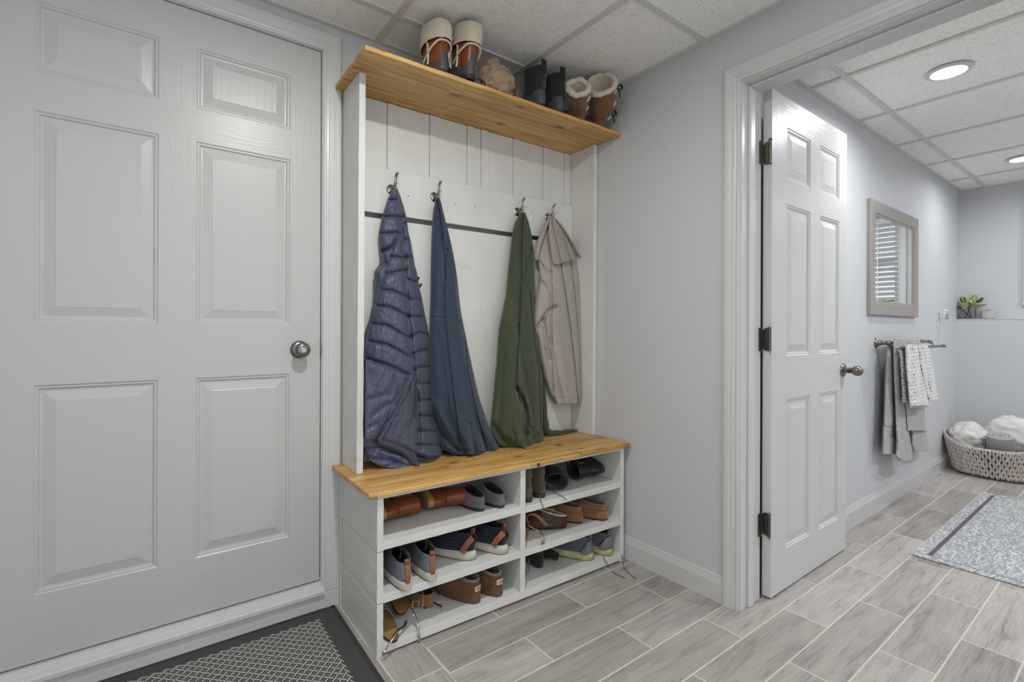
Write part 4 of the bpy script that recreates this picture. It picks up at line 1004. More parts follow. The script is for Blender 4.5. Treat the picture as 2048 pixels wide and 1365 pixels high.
upper(t, [(.006, .006, .001, .237, .033, .041), (.025, .026, -.002, .236, .034, .041), (.045, .042, .002, .21, .033, .038), (.060, .060, .007, .16, .031, .031)], M['rubber_toe'], M['dark_lining'], .24, 1, seed=55)

# brown suede boots whose shearling-lined shafts slouch over to the left
def slouch(label, p, rz, s, spine, radii, bows):
    t = thingL('shearling_boot', label, 'boot', p, rz, 'pair of brown shearling boots'); L = .24
    sole(t, [(0, .002, .004, L-.006, .037, .042), (.005, .006, 0, L, .040, .045), (.014, .013, 0, L, .040, .045)], M['taupe_sole'], L, s)
    R = [wobble(ring(q, 40, .012*s, L), .002, 30, s+2) for q in densify([(.013, .013, .001, L-.004, .039, .044), (.034, .032, -.003, L-.004, .041, .044), (.055, .048, .000, L-.022, .040, .041), (.074, .066, .006, L-.065, .038, .037), (.084, .086, .014, L-.095, .034, .033)])]
    MB().loft(R, True, True).build('foot', M['shear_brown'], t, smooth=True)
    P = curve_pts(spine, 6); n = len(P); rr = np.interp(np.linspace(0, 1, n), np.linspace(0, 1, len(radii)), radii)
    up0 = Vector((.3, 0, 1)); rings = []
    for i, q in enumerate(P):
        tt = Vector(P[min(i+1, n-1)]-P[max(i-1, 0)]).normalized(); b = tt.cross(up0).normalized(); c = b.cross(tt).normalized()
        rings.append(wobble([tuple(Vector(q)+b*rr[i]*math.cos(2*PI*k/36)+c*rr[i]*.88*math.sin(2*PI*k/36)) for k in range(36)], .004, 28, s*3))
    MB().loft(rings, True, False).build('shaft', M['shear_brown'], t, smooth=True)
    last = rings[-1]; cen = Vector(np.mean(np.array(last), axis=0)); tv = Vector(P[-1]-P[-3]).normalized()
    inner = [[tuple(Vector(v)*f+cen*(1-f)-tv*d) for v in last] for f, d in ((1, 0), (.80, .004), (.74, .03), (.6, .06), (.3, .07))]
    MB().loft(inner, False, True).build('lining', M['fleece'], t, smooth=True)
    rim(t, wobble(last, .006, 30, s+9), .0120, M['fleece'], 'shearling_rim', seed=s+4)
    # opening slit down the back with tufts of fleece and ribbon bows
    for (fi, dx, b) in bows:
        rg_ = rings[int(fi*(n-1))]; cc = Vector(np.mean(np.array(rg_), axis=0)); dv = Vector((dx, -1, 0))
        v_ = max((Vector(q) for q in rg_), key=lambda q: (q-cc).dot(dv)); x, y, z = v_; m3 = Euler((.3, .5, .3)).to_matrix()
        MB().ell((x, y+.003, z), (.009, .010, .018), 14, 9, m3).build('shearling_tuft', M['fleece'], t, smooth=True)
        if b:
            for q in (-1, 1):
                MB().tube([Vector(v) for v in curve_pts([(x, y-.010, z+.012), (x+q*.016, y-.016, z+.028), (x+q*.030, y-.014, z+.018), (x+q*.016, y-.012, z+.006), (x, y-.010, z+.012)], 6)], .0050, 8, flat=.45).build('ribbon_bow', M['ribbon'], t, smooth=True)
            MB().tube(curve_pts([(x, y-.012, z+.010), (x+.014, y-.014, z-.008), (x+.018, y-.012, z-.028)], 6), .004, 8, flat=.45).build('ribbon_end', M['ribbon'], t, smooth=True)
    return t
slouch('brown shearling boot slouching open towards the black boots, left one of its pair', (.985, -.312, ZS), .06, 1, [(.005, .034, .062), (-.030, .004, .078), (-.072, -.034, .090), (-.108, -.068, .108)], [.037, .042, .045, .048], [(.72, .2, 0), (.30, .2, 0)])
slouch('brown shearling boot with ribbon bows at the right end of the top shelf', (1.105, -.318, ZS), .02, -1, [(.0, .030, .070), (-.014, -.004, .100), (-.050, -.046, .132), (-.098, -.078, .154)], [.044, .054, .060, .062], [(.80, .35, 1), (.50, .35, 0), (.22, .35, 1)])
# ================================================================== HANGING CLOTHES
M['puffer'] = m_plain('slate blue nylon', srgb(70, 76, 95), .52, nscale=110, nstr=.2, ndist=.0015, var=.10, Sheen_Weight=.1)
M['puffer_gloss'] = m_plain('glossy slate nylon', srgb(72, 78, 97), .30, nscale=60, nstr=.4, ndist=.0015, var=.12)
M['puffer_lining'] = m_plain('smooth grey blue lining', srgb(68, 71, 84), .65, nscale=30, nstr=.1, var=.05)
M['puffer_hem'] = m_plain('pale blue hem', srgb(84, 91, 122), .45, nscale=60, nstr=.3, var=.1)
M['blue_jersey'] = m_fabric('heathered blue jersey', srgb(48, 64, 82), 520, .35, mottle=srgb(37, 50, 66), sheen=.15)
M['green_jersey'] = m_fabric('heathered green jersey', srgb(70, 79, 55), 520, .35, mottle=srgb(54, 62, 42), sheen=.15)
M['heather'] = m_fabric('grey beige fleece knit', srgb(178, 170, 162), 420, .6, mottle=srgb(138, 130, 124), var=.22, mscale=330)
M['heather_smooth'] = m_fabric('smooth beige yoke', srgb(160, 152, 142), 700, .15, var=.05)
def pchip(xs, ys, x): return float(np.interp(x, xs, ys))
def drape(par, name, mt, rows, ye, yb, depth, creases=(), hit=hitL, ax=1, NU=90, NV=150, front=-1, wrinkle=.0015, wscale=18, prof=.55, seed=0, pleats=None, xmin=None):
    """closed thick piece of hanging cloth. rows: (py, pxL, pxR) outline; ye/yb: front-edge and back depth (numbers or functions of v);
    creases: (points, width, amplitude, kind) valleys (+), ridges (-) and one-sided laps ('s')"""
    pys = [r[0] for r in rows]; Ls = [r[1] for r in rows]; Rs = [r[2] for r in rows]
    fy = lambda q, v: q(v) if callable(q) else q
    V = np.linspace(pys[0], pys[-1], NV); U = np.linspace(0, 1, NU)
    def smooth_interp(xs, ys, q):       # gentle smoothing of the outline
        a = np.interp(q, xs, ys); k = 7; pad = np.pad(a, (k//2, k//2), mode='edge'); return np.convolve(pad, np.ones(k)/k, 'valid')
    LV, RV = smooth_interp(pys, Ls, V), smooth_interp(pys, Rs, V)
    PX = LV[:, None]+(RV-LV)[:, None]*U[None, :]; PY = np.repeat(V[:, None], NU, 1)
    H = np.zeros_like(PX)
    for cr in creases:
        pts, w_, amp = cr[:3]; kind = cr[3] if len(cr) > 3 else 'g'
        best = np.full_like(PX, 1e9); side = np.zeros_like(PX); run = np.zeros_like(PX); tot = sum(math.dist(a, b) for a, b in zip(pts, pts[1:])); acc = 0
        for a, b in zip(pts, pts[1:]):
            dx, dy = b[0]-a[0], b[1]-a[1]; l2 = dx*dx+dy*dy; l = math.sqrt(l2)
            t_ = np.clip(((PX-a[0])*dx+(PY-a[1])*dy)/l2, 0, 1); d = np.hypot(PX-a[0]-t_*dx, PY-a[1]-t_*dy)
            sd = np.sign(dx*(PY-a[1])-dy*(PX-a[0])); msk = d < best
            best = np.where(msk, d, best); side = np.where(msk, sd, side); run = np.where(msk, (acc+t_*l)/tot, run); acc += l
        taper = 1.0
        if kind == 'g': H += amp*np.exp(-(best/w_)**2)
        elif kind == 'q': H += amp*np.exp(-(best/w_))            # sharp quilting seam
        elif kind == 's': H += np.where(side > 0, amp*np.exp(-best/w_), 0)   # lap: steps down on one side
        elif kind == 't': H += np.where(side < 0, amp*np.exp(-best/w_), 0)
    verts = []
    for i in range(NV):
        v = i/(NV-1); yev, ybv = fy(ye, v), fy(yb, v); dp = fy(depth, v)
        for j in range(NU):
            u = U[j]; e = max(0, 1-(2*u-1)**2)**prof
            en = 1.0
            wr = wrinkle*(mn.noise(Vector((PX[i, j]/wscale, PY[i, j]/(wscale*2.2), seed)))+.5*mn.noise(Vector((PX[i, j]/wscale*2.5, PY[i, j]/wscale*1.3, seed+5))))*min(1, e*1.6)
            pl = 0
            if pleats:
                for (k_, am, ph, v0, v1) in pleats:
                    s_ = math.sin(2*PI*(k_*u+ph+.12*math.sin(3*v+ph))); pl += am*sm(v0, v1, v)*(abs(s_)**.75*math.copysign(1, s_))
            y = yev+front*(dp*e*en+wr+pl*min(1, e*1.5)) - front*H[i, j]*min(1, e*2.2)
            y = min(y, ybv-.0012) if front < 0 and ax == 1 else y
            verts.append(hit(float(PX[i, j]), float(PY[i, j]), ax, y))
    b0 = len(verts); nb = 14
    for i in range(NV):
        v = i/(NV-1); ybv = fy(yb, v); yev = fy(ye, v)
        pL = hit(float(PX[i, 0]), float(PY[i, 0]), ax, yev); pR = hit(float(PX[i, -1]), float(PY[i, -1]), ax, yev)
        for j in range(nb):
            u = j/(nb-1); q = pL*(1-u)+pR*u; ins = .003
            bow = math.sin(PI*u)**.4
            q[ax] = yev+(ybv-yev)*bow if 0 < j < nb-1 else yev-front*.0005
            verts.append(q)
    fs = []
    for i in range(NV-1):
        for j in range(NU-1):
            a = i*NU+j; fs.append((a, a+NU, a+NU+1, a+1))
        for j in range(nb-1):
            a = b0+i*nb+j; fs.append((a, a+1, a+nb+1, a+nb))
        fs.append((i*NU, b0+i*nb, b0+(i+1)*nb, (i+1)*NU)); r = i*NU+NU-1; q = b0+i*nb+nb-1
        fs.append((r, r+NU, q+nb, q))
    fs.append(tuple([j for j in range(NU)][::1]+[b0+j for j in range(nb-1, -1, -1)]))
    l0 = (NV-1)*NU; m0 = b0+(NV-1)*nb
    fs.append(tuple([l0+j for j in range(NU-1, -1, -1)]+[m0+j for j in range(nb)]))
    if xmin is not None: verts = [(max(float(q[0]), xmin), q[1], q[2]) for q in verts]
    base = Vector(par['_base']) if '_base' in par else Vector((0, 0, 0))
    me_v = [(float(p[0])-base.x, float(p[1])-base.y, float(p[2])-base.z) for p in verts]
    mb = MB(); mb.add(me_v, fs); return mb.build(name, mt, par, smooth=True)
def garment(name, label, cat, p, group=None):
    t = thingL(name, label, cat, p, 0, group); t['_base'] = list(map(float, p)); return t

# ---- puffer jacket on the first hook
pj = garment('puffer_jacket', 'slate blue quilted puffer jacket hanging on the leftmost hook, hem bunched on the bench', 'jacket', (.16, -.12, .5475))
rowsB = [(378, 787, 795), (387, 780, 799), (400, 775, 803), (412, 771, 807), (434, 764, 813), (466, 757, 817), (484, 758, 822), (503, 760, 825), (520, 761, 828), (533, 758, 830), (540, 748, 833), (575, 748, 839), (602, 746, 845), (640, 738, 852), (666, 729, 858), (700, 724, 861), (760, 719, 864), (800, 718, 866), (837, 716, 871), (864, 716, 881), (878, 718, 883), (888, 745, 884), (898, 780, 884), (906, 812, 883), (912, 845, 880)]
cB = []
qs = [[(773, 400), (794, 401)], [(764, 434), (806, 434)], [(757, 468), (801, 466)], [(764, 503), (783, 494), (800, 474), (803, 455)], [(783, 514), (811, 517)], [(773, 549), (790, 545), (811, 541)], [(764, 581), (785, 582), (813, 594)], [(755, 612), (780, 615), (816, 633)], [(744, 648), (775, 652), (821, 678)], [(741, 684), (775, 690), (823, 716)], [(737, 720), (770, 728), (818, 750)],
      [(809, 447), (818, 447)], [(809, 480), (824, 481)], [(813, 515), (829, 515)], [(817, 560), (836, 566)], [(816, 600), (845, 600)], [(816, 634), (852, 634)], [(821, 674), (840, 666), (860, 671)], [(824, 709), (840, 703), (862, 700)], [(827, 742), (840, 735), (864, 735)], [(838, 769), (866, 767)], [(836, 802), (868, 800)], [(836, 832), (873, 834)], [(835, 862), (883, 864)], [(832, 891), (884, 891)]]
for q in qs: cB.append((q, 3.0, .020, 'q'))
cB += [([(803, 440), (806, 470), (809, 512), (812, 553), (814, 591), (816, 634), (821, 676), (825, 720), (829, 760), (836, 800), (838, 900)], 5, .020, 'g'),
       ([(770, 527), (765, 503), (783, 497), (798, 470)], 3, .012, 'g'), ([(771, 545), (776, 528), (787, 498)], 2.5, .008, 'q'),
       ([(798, 387), (806, 425), (812, 455)], 3, .008, 'g'), ([(748, 540), (772, 527)], 4, .01, 'g'),
       ([(771, 552), (757, 591), (741, 640), (733, 700), (727, 760)], 2.2, .009, 'q'), ([(767, 552), (753, 591), (736, 640), (728, 700)], 2.2, -.004, 'g'),
       ([(842, 700), (842, 760), (836, 790)], 3, .004, 'g')]
drape(pj, 'body', M['puffer'], rowsB, lambda v: -.062-.045*v, lambda v: -.0475 if v > .04 else -.055, lambda v: .030+.075*sm(0, .7, v), cB, NU=150, NV=260, wrinkle=.004, wscale=9, prof=.62, seed=3, xmin=.0135)
rows = [(720, 716, 740), (728, 716, 762), (736, 716, 782), (745, 716, 802), (752, 716, 822), (762, 716, 820), (780, 716, 812), (800, 716, 801), (837, 716, 781), (862, 716, 766), (876, 716, 756), (879, 718, 752)]
drape(pj, 'front_pocket', M['puffer_gloss'], rows, lambda v: -.182-.012*v, lambda v: -.135, lambda v: .026, [([(816, 760), (800, 798), (780, 835), (757, 875)], 2.5, .006, 'q'), ([(740, 800), (775, 790)], 7, .006), ([(745, 835), (770, 812), (790, 806)], 6, .006), ([(735, 858), (752, 850)], 6, .007), ([(790, 752), (800, 780)], 4, .004)], NU=90, NV=110, wrinkle=.004, wscale=13, seed=6, xmin=.0105)
P_ = [hitL(x, y, 1, -.212) for x, y in [(823, 750), (812, 783), (800, 806), (784, 838), (768, 866), (757, 881)]]
b_ = Vector(pj['_base']); MB().tube([Vector([float(c) for c in q])-b_ for q in curve_pts(P_, 5)], .0042, 8).build('zip_edge', M['puffer'], pj, smooth=True)
rows = [(748, 822, 827), (765, 817, 831), (784, 810, 835), (805, 799, 837), (837, 782, 838), (865, 767, 837), (884, 750, 836), (892, 757, 834), (900, 780, 834), (909, 803, 835), (922, 816, 838), (934, 828, 841), (938, 832, 840)]
drape(pj, 'lining_flap', M['puffer_lining'], rows, lambda v: -.160-.02*v, lambda v: -.120-.02*v, lambda v: .026, [([(828, 770), (822, 830), (812, 870), (826, 905), (836, 932)], 6, -.010), ([(800, 810), (806, 850), (818, 890), (828, 925)], 5, .010), ([(752, 888), (790, 900), (818, 925)], 1.5, .003, 'q'), ([(833, 780), (834, 850)], 3, .006)], NU=80, NV=120, wrinkle=.0015, wscale=18, seed=8)
rows = [(866, 716, 760), (876, 716, 762), (884, 716, 770), (892, 722, 790), (900, 740, 815)]
drape(pj, 'inner_hem', M['puffer_hem'], rows, -.145, -.11, .012, NU=50, NV=40, seed=9, xmin=.0105)
rows = [(896, 728, 790), (906, 728, 815), (914, 736, 850), (922, 740, 862), (930, 752, 850), (936, 766, 842), (940, 784, 832), (942, 800, 826)]
drape(pj, 'bunched_hem', M['puffer_hem'], rows, lambda v: -.135-.035*v, lambda v: -.10-.02*v, lambda v: .030, [([(745, 918), (785, 922), (826, 938)], 4, .012), ([(790, 925), (770, 936)], 3, .008), ([(835, 922), (860, 922)], 3, .008), ([(760, 905), (800, 915)], 5, -.008)], NU=90, NV=60, wrinkle=.006, wscale=10, seed=10, xmin=.0105)
rows = [(900, 836, 884), (908, 836, 885), (915, 838, 884), (922, 842, 868), (930, 842, 852)]
drape(pj, 'sleeve_cuff', M['puffer_hem'], rows, -.115, -.07, .030, NU=50, NV=40, seed=11, wrinkle=.003)
for (x, y) in ((841, 571), (836, 558)):
    q = Vector([float(c) for c in hitL(x, y, 1, -.085)])-b_; MB().box(-.004, .004, -.003, .003, -.010, .008).build('velcro_tab', M['ribbon'], pj, loc=q, rot=(0, .6, 0))

# ---- blue hooded top on the second hook
bh = garment('blue_hoodie', 'heathered blue jersey top hanging from the second hook and pooling on the bench', 'top', (.36, -.12, .5475))
rows = [(396, 873, 879), (404, 871, 882), (430, 868, 888), (468, 865, 898), (500, 864, 905), (538, 863, 912), (561, 863, 915), (600, 862, 919), (625, 861, 922), (660, 860, 929), (704, 860, 938), (760, 862, 950), (791, 863, 957), (819, 862, 966), (836, 866, 972), (851, 872, 977), (880, 879, 992), (895, 882, 1001), (903, 886, 1004), (908, 906, 1000), (910, 915, 960)]
cr = [([(877, 405), (884, 450), (891, 520), (892, 634), (897, 690), (903, 745), (911, 810), (921, 885)], 5, .020, 's'), ([(894, 500), (888, 530), (890, 560)], 3, .012), ([(862, 631), (890, 632), (922, 628)], 1.6, -.0035, 'g'), ([(862, 634), (890, 635), (922, 631)], 1.3, .003, 'q'), ([(901, 713), (920, 710), (940, 704)], 1.4, .0035, 'q'), ([(865, 745), (899, 731)], 3, .002),
      ([(860, 819), (874, 850), (895, 880), (916, 904)], 6, .022), ([(930, 660), (936, 740), (955, 830), (975, 895)], 6, .011, 's'), ([(866, 800), (885, 840), (905, 870)], 6, -.008), ([(880, 868), (890, 902)], 3, .012), ([(940, 850), (950, 906)], 5, .013), ([(964, 870), (972, 906)], 4, .012), ([(925, 880), (930, 908)], 4, .010), ([(985, 890), (978, 906)], 3, .008), ([(870, 440), (866, 620)], 4, .004), ([(908, 560), (915, 625)], 4, -.006)]
drape(bh, 'body', M['blue_jersey'], rows, lambda v: -.080-.045*v, lambda v: -.0475 if v > .03 else -.06, lambda v: .014+.072*sm(0, .8, v), [(c[0], c[1], c[2]*(1.35 if abs(c[2]) > .005 else 1.3))+tuple(c[3:]) for c in cr], NU=190, NV=240, wrinkle=.0030, wscale=16, prof=.6, seed=13, pleats=((2.2, .010, .1, .25, 1), (4.3, .004, .4, .5, 1)))

# ---- green hooded top on the third hook
gh = garment('green_hoodie', 'heathered olive green jersey top hanging from the third hook', 'top', (.78, -.12, .5475))
rows = [(425, 1043, 1050), (434, 1037, 1054), (450, 1030, 1059), (468, 1026, 1063), (500, 1022, 1067), (528, 1019, 1068), (560, 1016, 1068), (586, 1014, 1068), (610, 1009, 1069), (655, 999, 1072), (690, 996, 1076), (722, 994, 1080), (768, 989, 1086), (810, 986, 1086), (840, 983, 1086), (861, 982, 1086), (874, 984, 1087), (885, 990, 1089), (894, 999, 1088), (899, 1018, 1084), (901, 1040, 1075)]
cr = [([(1047, 440), (1045, 500), (1044, 560), (1043, 600), (1040, 660), (1036, 720), (1036, 780), (1040, 800)], 5, .020, 's'), ([(1046, 560), (1050, 540), (1062, 500)], 4, .014), ([(1015, 584), (1040, 583)], 1.5, -.003, 'g'), ([(1044, 585), (1067, 587)], 1.5, -.003, 'g'), ([(998, 656), (1035, 659)], 1.4, .003, 'q'), ([(1030, 590), (1035, 640), (1037, 670)], 2, .003, 'q'),
      ([(1035, 780), (1044, 800), (1052, 822), (1056, 845), (1050, 868)], 5, .026), ([(1050, 790), (1058, 820), (1062, 850)], 4, -.012), ([(1036, 655), (1046, 740), (1060, 800), (1066, 880)], 5, .010), ([(1062, 590), (1070, 680), (1079, 740), (1083, 860)], 5, .012, 's'), ([(984, 850), (1004, 878), (1032, 896)], 6, .016), ([(1056, 868), (1048, 880), (1038, 898)], 4, .014), ([(1030, 868), (1032, 898)], 3, .008), ([(1028, 470), (1020, 570)], 5, .005), ([(1076, 870), (1066, 896)], 4, .012)]
drape(gh, 'body', M['green_jersey'], rows, lambda v: -.080-.045*v, lambda v: -.0475 if v > .03 else -.06, lambda v: .016+.070*sm(0, .8, v), [(c[0], c[1], c[2]*(1.35 if abs(c[2]) > .005 else 1.3))+tuple(c[3:]) for c in cr], NU=190, NV=240, wrinkle=.0030, wscale=16, prof=.6, seed=17, pleats=((2.0, .010, .35, .2, 1), (4.1, .004, .2, .4, 1)))
P_ = [hitL(*q) for q in [(1079, 740, 1, -.075), (1084, 790, 1, -.075), (1087, 830, 1, -.075), (1091, 855, 1, -.080), (1098, 866, 1, -.080), (1114, 868, 1, -.085), (1134, 865, 1, -.085), (1152, 861, 1, -.085)]]
b2 = Vector(gh['_base']); Pc = [Vector([float(c) for c in q])-b2 for q in curve_pts(P_, 6)]
MB().tube(Pc, [.022+.006*math.sin(i*.9)*.4-(.013*sm(.72, 1, i/len(Pc))) for i in range(len(Pc))], 14, flat=.75).build('sleeve', M['green_jersey'], gh, smooth=True)
rows = [(880, 1050, 1086), (886, 1048, 1090), (894, 1052, 1089), (899, 1062, 1084)]
drape(gh, 'cuff', M['green_jersey'], rows, -.150, -.12, .012, [([(1068, 880), (1066, 899)], 3, .006)], NU=40, NV=30, seed=18)

# ---- beige fleece jacket on the fourth hook
fj = garment('fleece_jacket', 'heathered grey beige fleece jacket hanging from the rightmost hook, clear of the bench', 'jacket', (1.0, -.12, .56))
rows = [(432, 1098, 1107), (440, 1094, 1114), (455, 1088, 1126), (470, 1082, 1136), (506, 1074, 1150), (525, 1077, 1153), (540, 1078, 1157), (565, 1077, 1162), (605, 1070, 1165), (642, 1066, 1166), (665, 1070, 1166), (678, 1074, 1167), (722, 1081, 1168), (760, 1090, 1169), (785, 1099, 1169), (793, 1103, 1169), (800, 1107, 1163), (808, 1110, 1160)]
cr = [([(1105, 440), (1112, 480), (1122, 517), (1134, 600), (1143, 660), (1152, 740), (1158, 806)], 5, .017, 's'), ([(1098, 445), (1104, 520), (1106, 600), (1104, 700), (1108, 790)], 4, .010, 's'), ([(1128, 470), (1143, 525), (1152, 600), (1160, 700), (1162, 790)], 4, .012, 's'),
      ([(1080, 552), (1098, 570), (1111, 608)], 5, -.012), ([(1111, 614), (1096, 622), (1080, 648), (1072, 656)], 4, .020), ([(1100, 590), (1102, 622)], 3, .008), ([(1086, 640), (1092, 680), (1100, 720)], 4, .014), ([(1102, 632), (1102, 690)], 3, .010), ([(1079, 525), (1094, 545), (1104, 546)], 3, .009), ([(1092, 700), (1100, 740), (1106, 785)], 4, .009), ([(1109, 798), (1160, 798)], 1.3, .0022, 'q')]
drape(fj, 'body', M['heather'], rows, lambda v: -.075-.020*v, lambda v: -.0475 if v > .03 else -.06, lambda v: .016+.060*sm(0, .55, v), cr, NU=220, NV=230, wrinkle=.0020, wscale=14, prof=.58, seed=21, pleats=((2.3, .007, .15, .1, .8),))
rows = [(437, 1099, 1108), (450, 1098, 1118), (465, 1097, 1128), (485, 1099, 1138), (505, 1102, 1146), (519, 1104, 1149), (523, 1106, 1140), (527, 1107, 1122), (529, 1108, 1114)]
drape(fj, 'yoke', M['heather_smooth'], rows, lambda v: -.100-.034*v, lambda v: -.085-.030*v, lambda v: .012, [([(1106, 445), (1113, 480), (1122, 520)], 4, .010, 's'), ([(1126, 465), (1143, 522)], 4, .009, 's')], NU=70, NV=80, wrinkle=.001, seed=23)
b3 = Vector(fj['_base'])
def collar(pts, r):
    P_ = [Vector([float(c) for c in hitL(*q)])-b3 for q in pts]; Pc = curve_pts([tuple(p) for p in P_], 6)
    return MB().tube(Pc, [r*(.55+.6*sm(0, .6, i/len(Pc))) for i in range(len(Pc))], 12, flat=.42).build('collar', M['heather'], fj, smooth=True)
collar([(1101, 434, 1, -.090), (1090, 455, 1, -.100), (1080, 480, 1, -.105), (1073, 505, 1, -.100), (1072, 520, 1, -.090)], .014)
collar([(1104, 434, 1, -.090), (1118, 446, 1, -.105), (1132, 466, 1, -.110), (1146, 490, 1, -.110), (1158, 511, 1, -.105)], .013)
collar([(1140, 500, 1, -.070), (1150, 515, 1, -.070), (1158, 518, 1, -.072)], .012)
for o_ in (pj, bh, gh, fj): del o_['_base']
# ================================================================== DOOR MAT
M['mat_dark'] = None
t = NT('charcoal ribbed mat'); wv = t.wave(95, bands='X', dist=.3, detail=1); c = t.mix(wv, srgb(58, 58, 58), srgb(82, 82, 81)); t.bump(wv, .5, .001); M['mat_dark'] = t.out(c, .9)
t = NT('bound mat edge'); wv = t.wave(75, bands='DIAGONAL', dist=.2, detail=1); c = t.mix(wv, srgb(40, 40, 41), srgb(66, 66, 66)); t.bump(wv, .6, .0015); M['mat_edge'] = t.out(c, .9)
M['mat_white'] = m_plain('pale woven cord', srgb(176, 177, 170), .85, nscale=500, nstr=.4, var=.12)
mat = thing('door_mat', 'charcoal doormat with pale basket weave centre in front of the closet door', 'mat', (.605, 1.942, .001), math.radians(-1.0))
MW, MD = .96, .58
MB().box(-MW+.012, -.012, -MD+.012, -.012, 0, .0045).build('base', M['mat_dark'], mat)
for x0, x1, y0, y1 in ((-MW, 0, -.014, 0), (-MW, 0, -MD, -MD+.014), (-MW, -MW+.014, -MD, 0), (-.014, 0, -MD, 0)):
    MB().box(x0, x1, y0, y1, 0, .0065).build('binding', M['mat_edge'], mat, bevel=.0015)
fx0, fx1, fy0, fy1 = -MW+.072, -.072, -MD+.072, -.062
MB().box(fx0, fx1, fy0, fy1, .0045, .0048).build('woven_field', m_plain('dark woven ground', srgb(44, 44, 43), .9, nscale=700, nstr=.5), mat)
def bar(mb, cx, cy, ang, l, w, z):
    c, s = math.cos(ang), math.sin(ang); q = []
    for a, b in ((-l, -w), (l, -w), (l, w), (-l, w)):
        q.append((min(max(cx+a*c-b*s, fx0), fx1), min(max(cy+a*s+b*c, fy0), fy1)))
    if abs((q[1][0]-q[0][0])*(q[3][1]-q[0][1])-(q[1][1]-q[0][1])*(q[3][0]-q[0][0])) < 1e-6: return
    vs = [(x, y, .0046) for x, y in q]+[(x, y, z) for x, y in q]
    mb.add(vs, [(4, 5, 6, 7), (0, 1, 5, 4), (1, 2, 6, 5), (2, 3, 7, 6), (3, 0, 4, 7)])
mb = MB(); A = .0305
for i in range(-1, int((fx1-fx0)/A)+2):
    for j in range(-1, int((fy1-fy0)/A)+2):
        x = fx1-i*A; y = fy1-j*A
        bar(mb, x, y, -PI/4, .0160, .0025, .0058); bar(mb, x+A/2, y-A/2, PI/4, .0160, .0025, .0061)
        for cx, cy in ((x+A/2, y), (x, y+A/2)):       # dotted ground between the cords
            for ex, ey in ((-.0046, 0), (.0046, 0), (0, .0046), (0, -.0046), (.0023, .0023), (-.0023, -.0023), (.0023, -.0023), (-.0023, .0023)): bar(mb, cx+ex, cy+ey, PI/4, .0009, .0009, .0051)
mb.build('woven_pattern', M['mat_white'], mat)

# ================================================================== BATHROOM
# rug
t = NT('distressed grey rug'); x = t.xyz()
n1 = t.noise(1.0, vec=t.map((22, 70, 1)), detail=5, rough=.65, dist=1.6); n2 = t.noise(1.0, vec=t.map((9, 20, 1), loc=(4, 2, 0)), detail=4, rough=.6, dist=2.2)
v = t.vor(1.0, vec=t.map((9, 13, 1)), out='Distance')
pat = t.ramp(t.math('ADD', t.math('MULTIPLY', n1, .6), t.math('MULTIPLY', t.math('SINE', t.math('MULTIPLY', v, 31.0)), .03)), [(.25, srgb(150, 154, 156)), (.31, srgb(176, 180, 181)), (.35, srgb(208, 210, 208)), (.45, srgb(218, 220, 216))])
pat = t.mix(t.ramp(n2, [(.55, 0), (.64, .5)]), pat, srgb(142, 145, 148))
ex = t.math('MINIMUM', x[0], t.math('SUBTRACT', 1.535, x[0])); ey = t.math('MULTIPLY', x[1], -1.0)
st = t.math('MULTIPLY', t.math('GREATER_THAN', ey, .048), t.math('LESS_THAN', ey, .066))
in_x = t.math('GREATER_THAN', ex, .047)
col = t.mix(t.math('MULTIPLY', st, in_x), pat, srgb(92, 94, 100))
sx_ = t.math('MULTIPLY', t.math('MULTIPLY', t.math('GREATER_THAN', ex, .047), t.math('LESS_THAN', ex, .054)), t.math('GREATER_THAN', ey, .05))
col = t.mix(sx_, col, srgb(104, 110, 112))
t.bump(t.noise(700, detail=2), .4, .001); M['rug'] = t.out(col, .95)
M['rug_edge'] = m_plain('pale rug binding', srgb(205, 200, 190), .9, nscale=300)
rug = thing('bath_rug', 'pale grey distressed pattern rug with a dark stripe border on the bathroom floor', 'rug', (2.958, .742, .001), math.radians(.1))
MB().box(0, 1.535, -.62, 0, 0, .0055).build('pile', M['rug'], rug, bevel=.001)
for a in ((-.003, 1.538, -.0005, .0025), (-.003, 1.538, -.6225, -.6195)): MB().box(a[0], a[1], a[2], a[3], 0, .006).build('binding', M['rug_edge'], rug, bevel=.001)

# mirror
M['mirror'] = NT('mirror glass').out((.93, .94, .94), .01, 1.0)
M['frame_silver'] = m_metal('brushed silver frame', srgb(176, 170, 164), .38)
M['frame_grey'] = m_plain('champagne grey frame', srgb(158, 152, 147), .38, nscale=40, nstr=.05, var=.04)
mr = thing('wall_mirror', 'rectangular mirror in a grey champagne frame on the bathroom wall', 'mirror', (3.845, YM-.0005, 1.170))
W2, H2, D2 = .452, .680, .022
def frame_piece(pr, outer, name, mt):
    mb = MB(); (x0, x1, z0, z1) = outer; cs = [(x0, z0, 1, 1), (x1, z0, -1, 1), (x1, z1, -1, -1), (x0, z1, 1, -1)]
    rg = [[(x+sx*w, -d, z+sz*w) for w, d in pr] for x, z, sx, sz in cs]
    for k in range(4): mb.loft([rg[k], rg[(k+1) % 4]], False, False)
    return mb.build(name, mt, mr)
frame_piece([(0, 0), (0, D2-.004), (.004, D2), (.072, D2-.002), (.077, D2-.008), (.086, D2-.009), (.090, .006), (.090, 0)], (-W2, W2, 0, H2), 'frame', M['frame_grey'])
MB().box(-W2+.086, W2-.086, -.010, -.006, .086, H2-.086).build('glass', M['mirror'], mr)

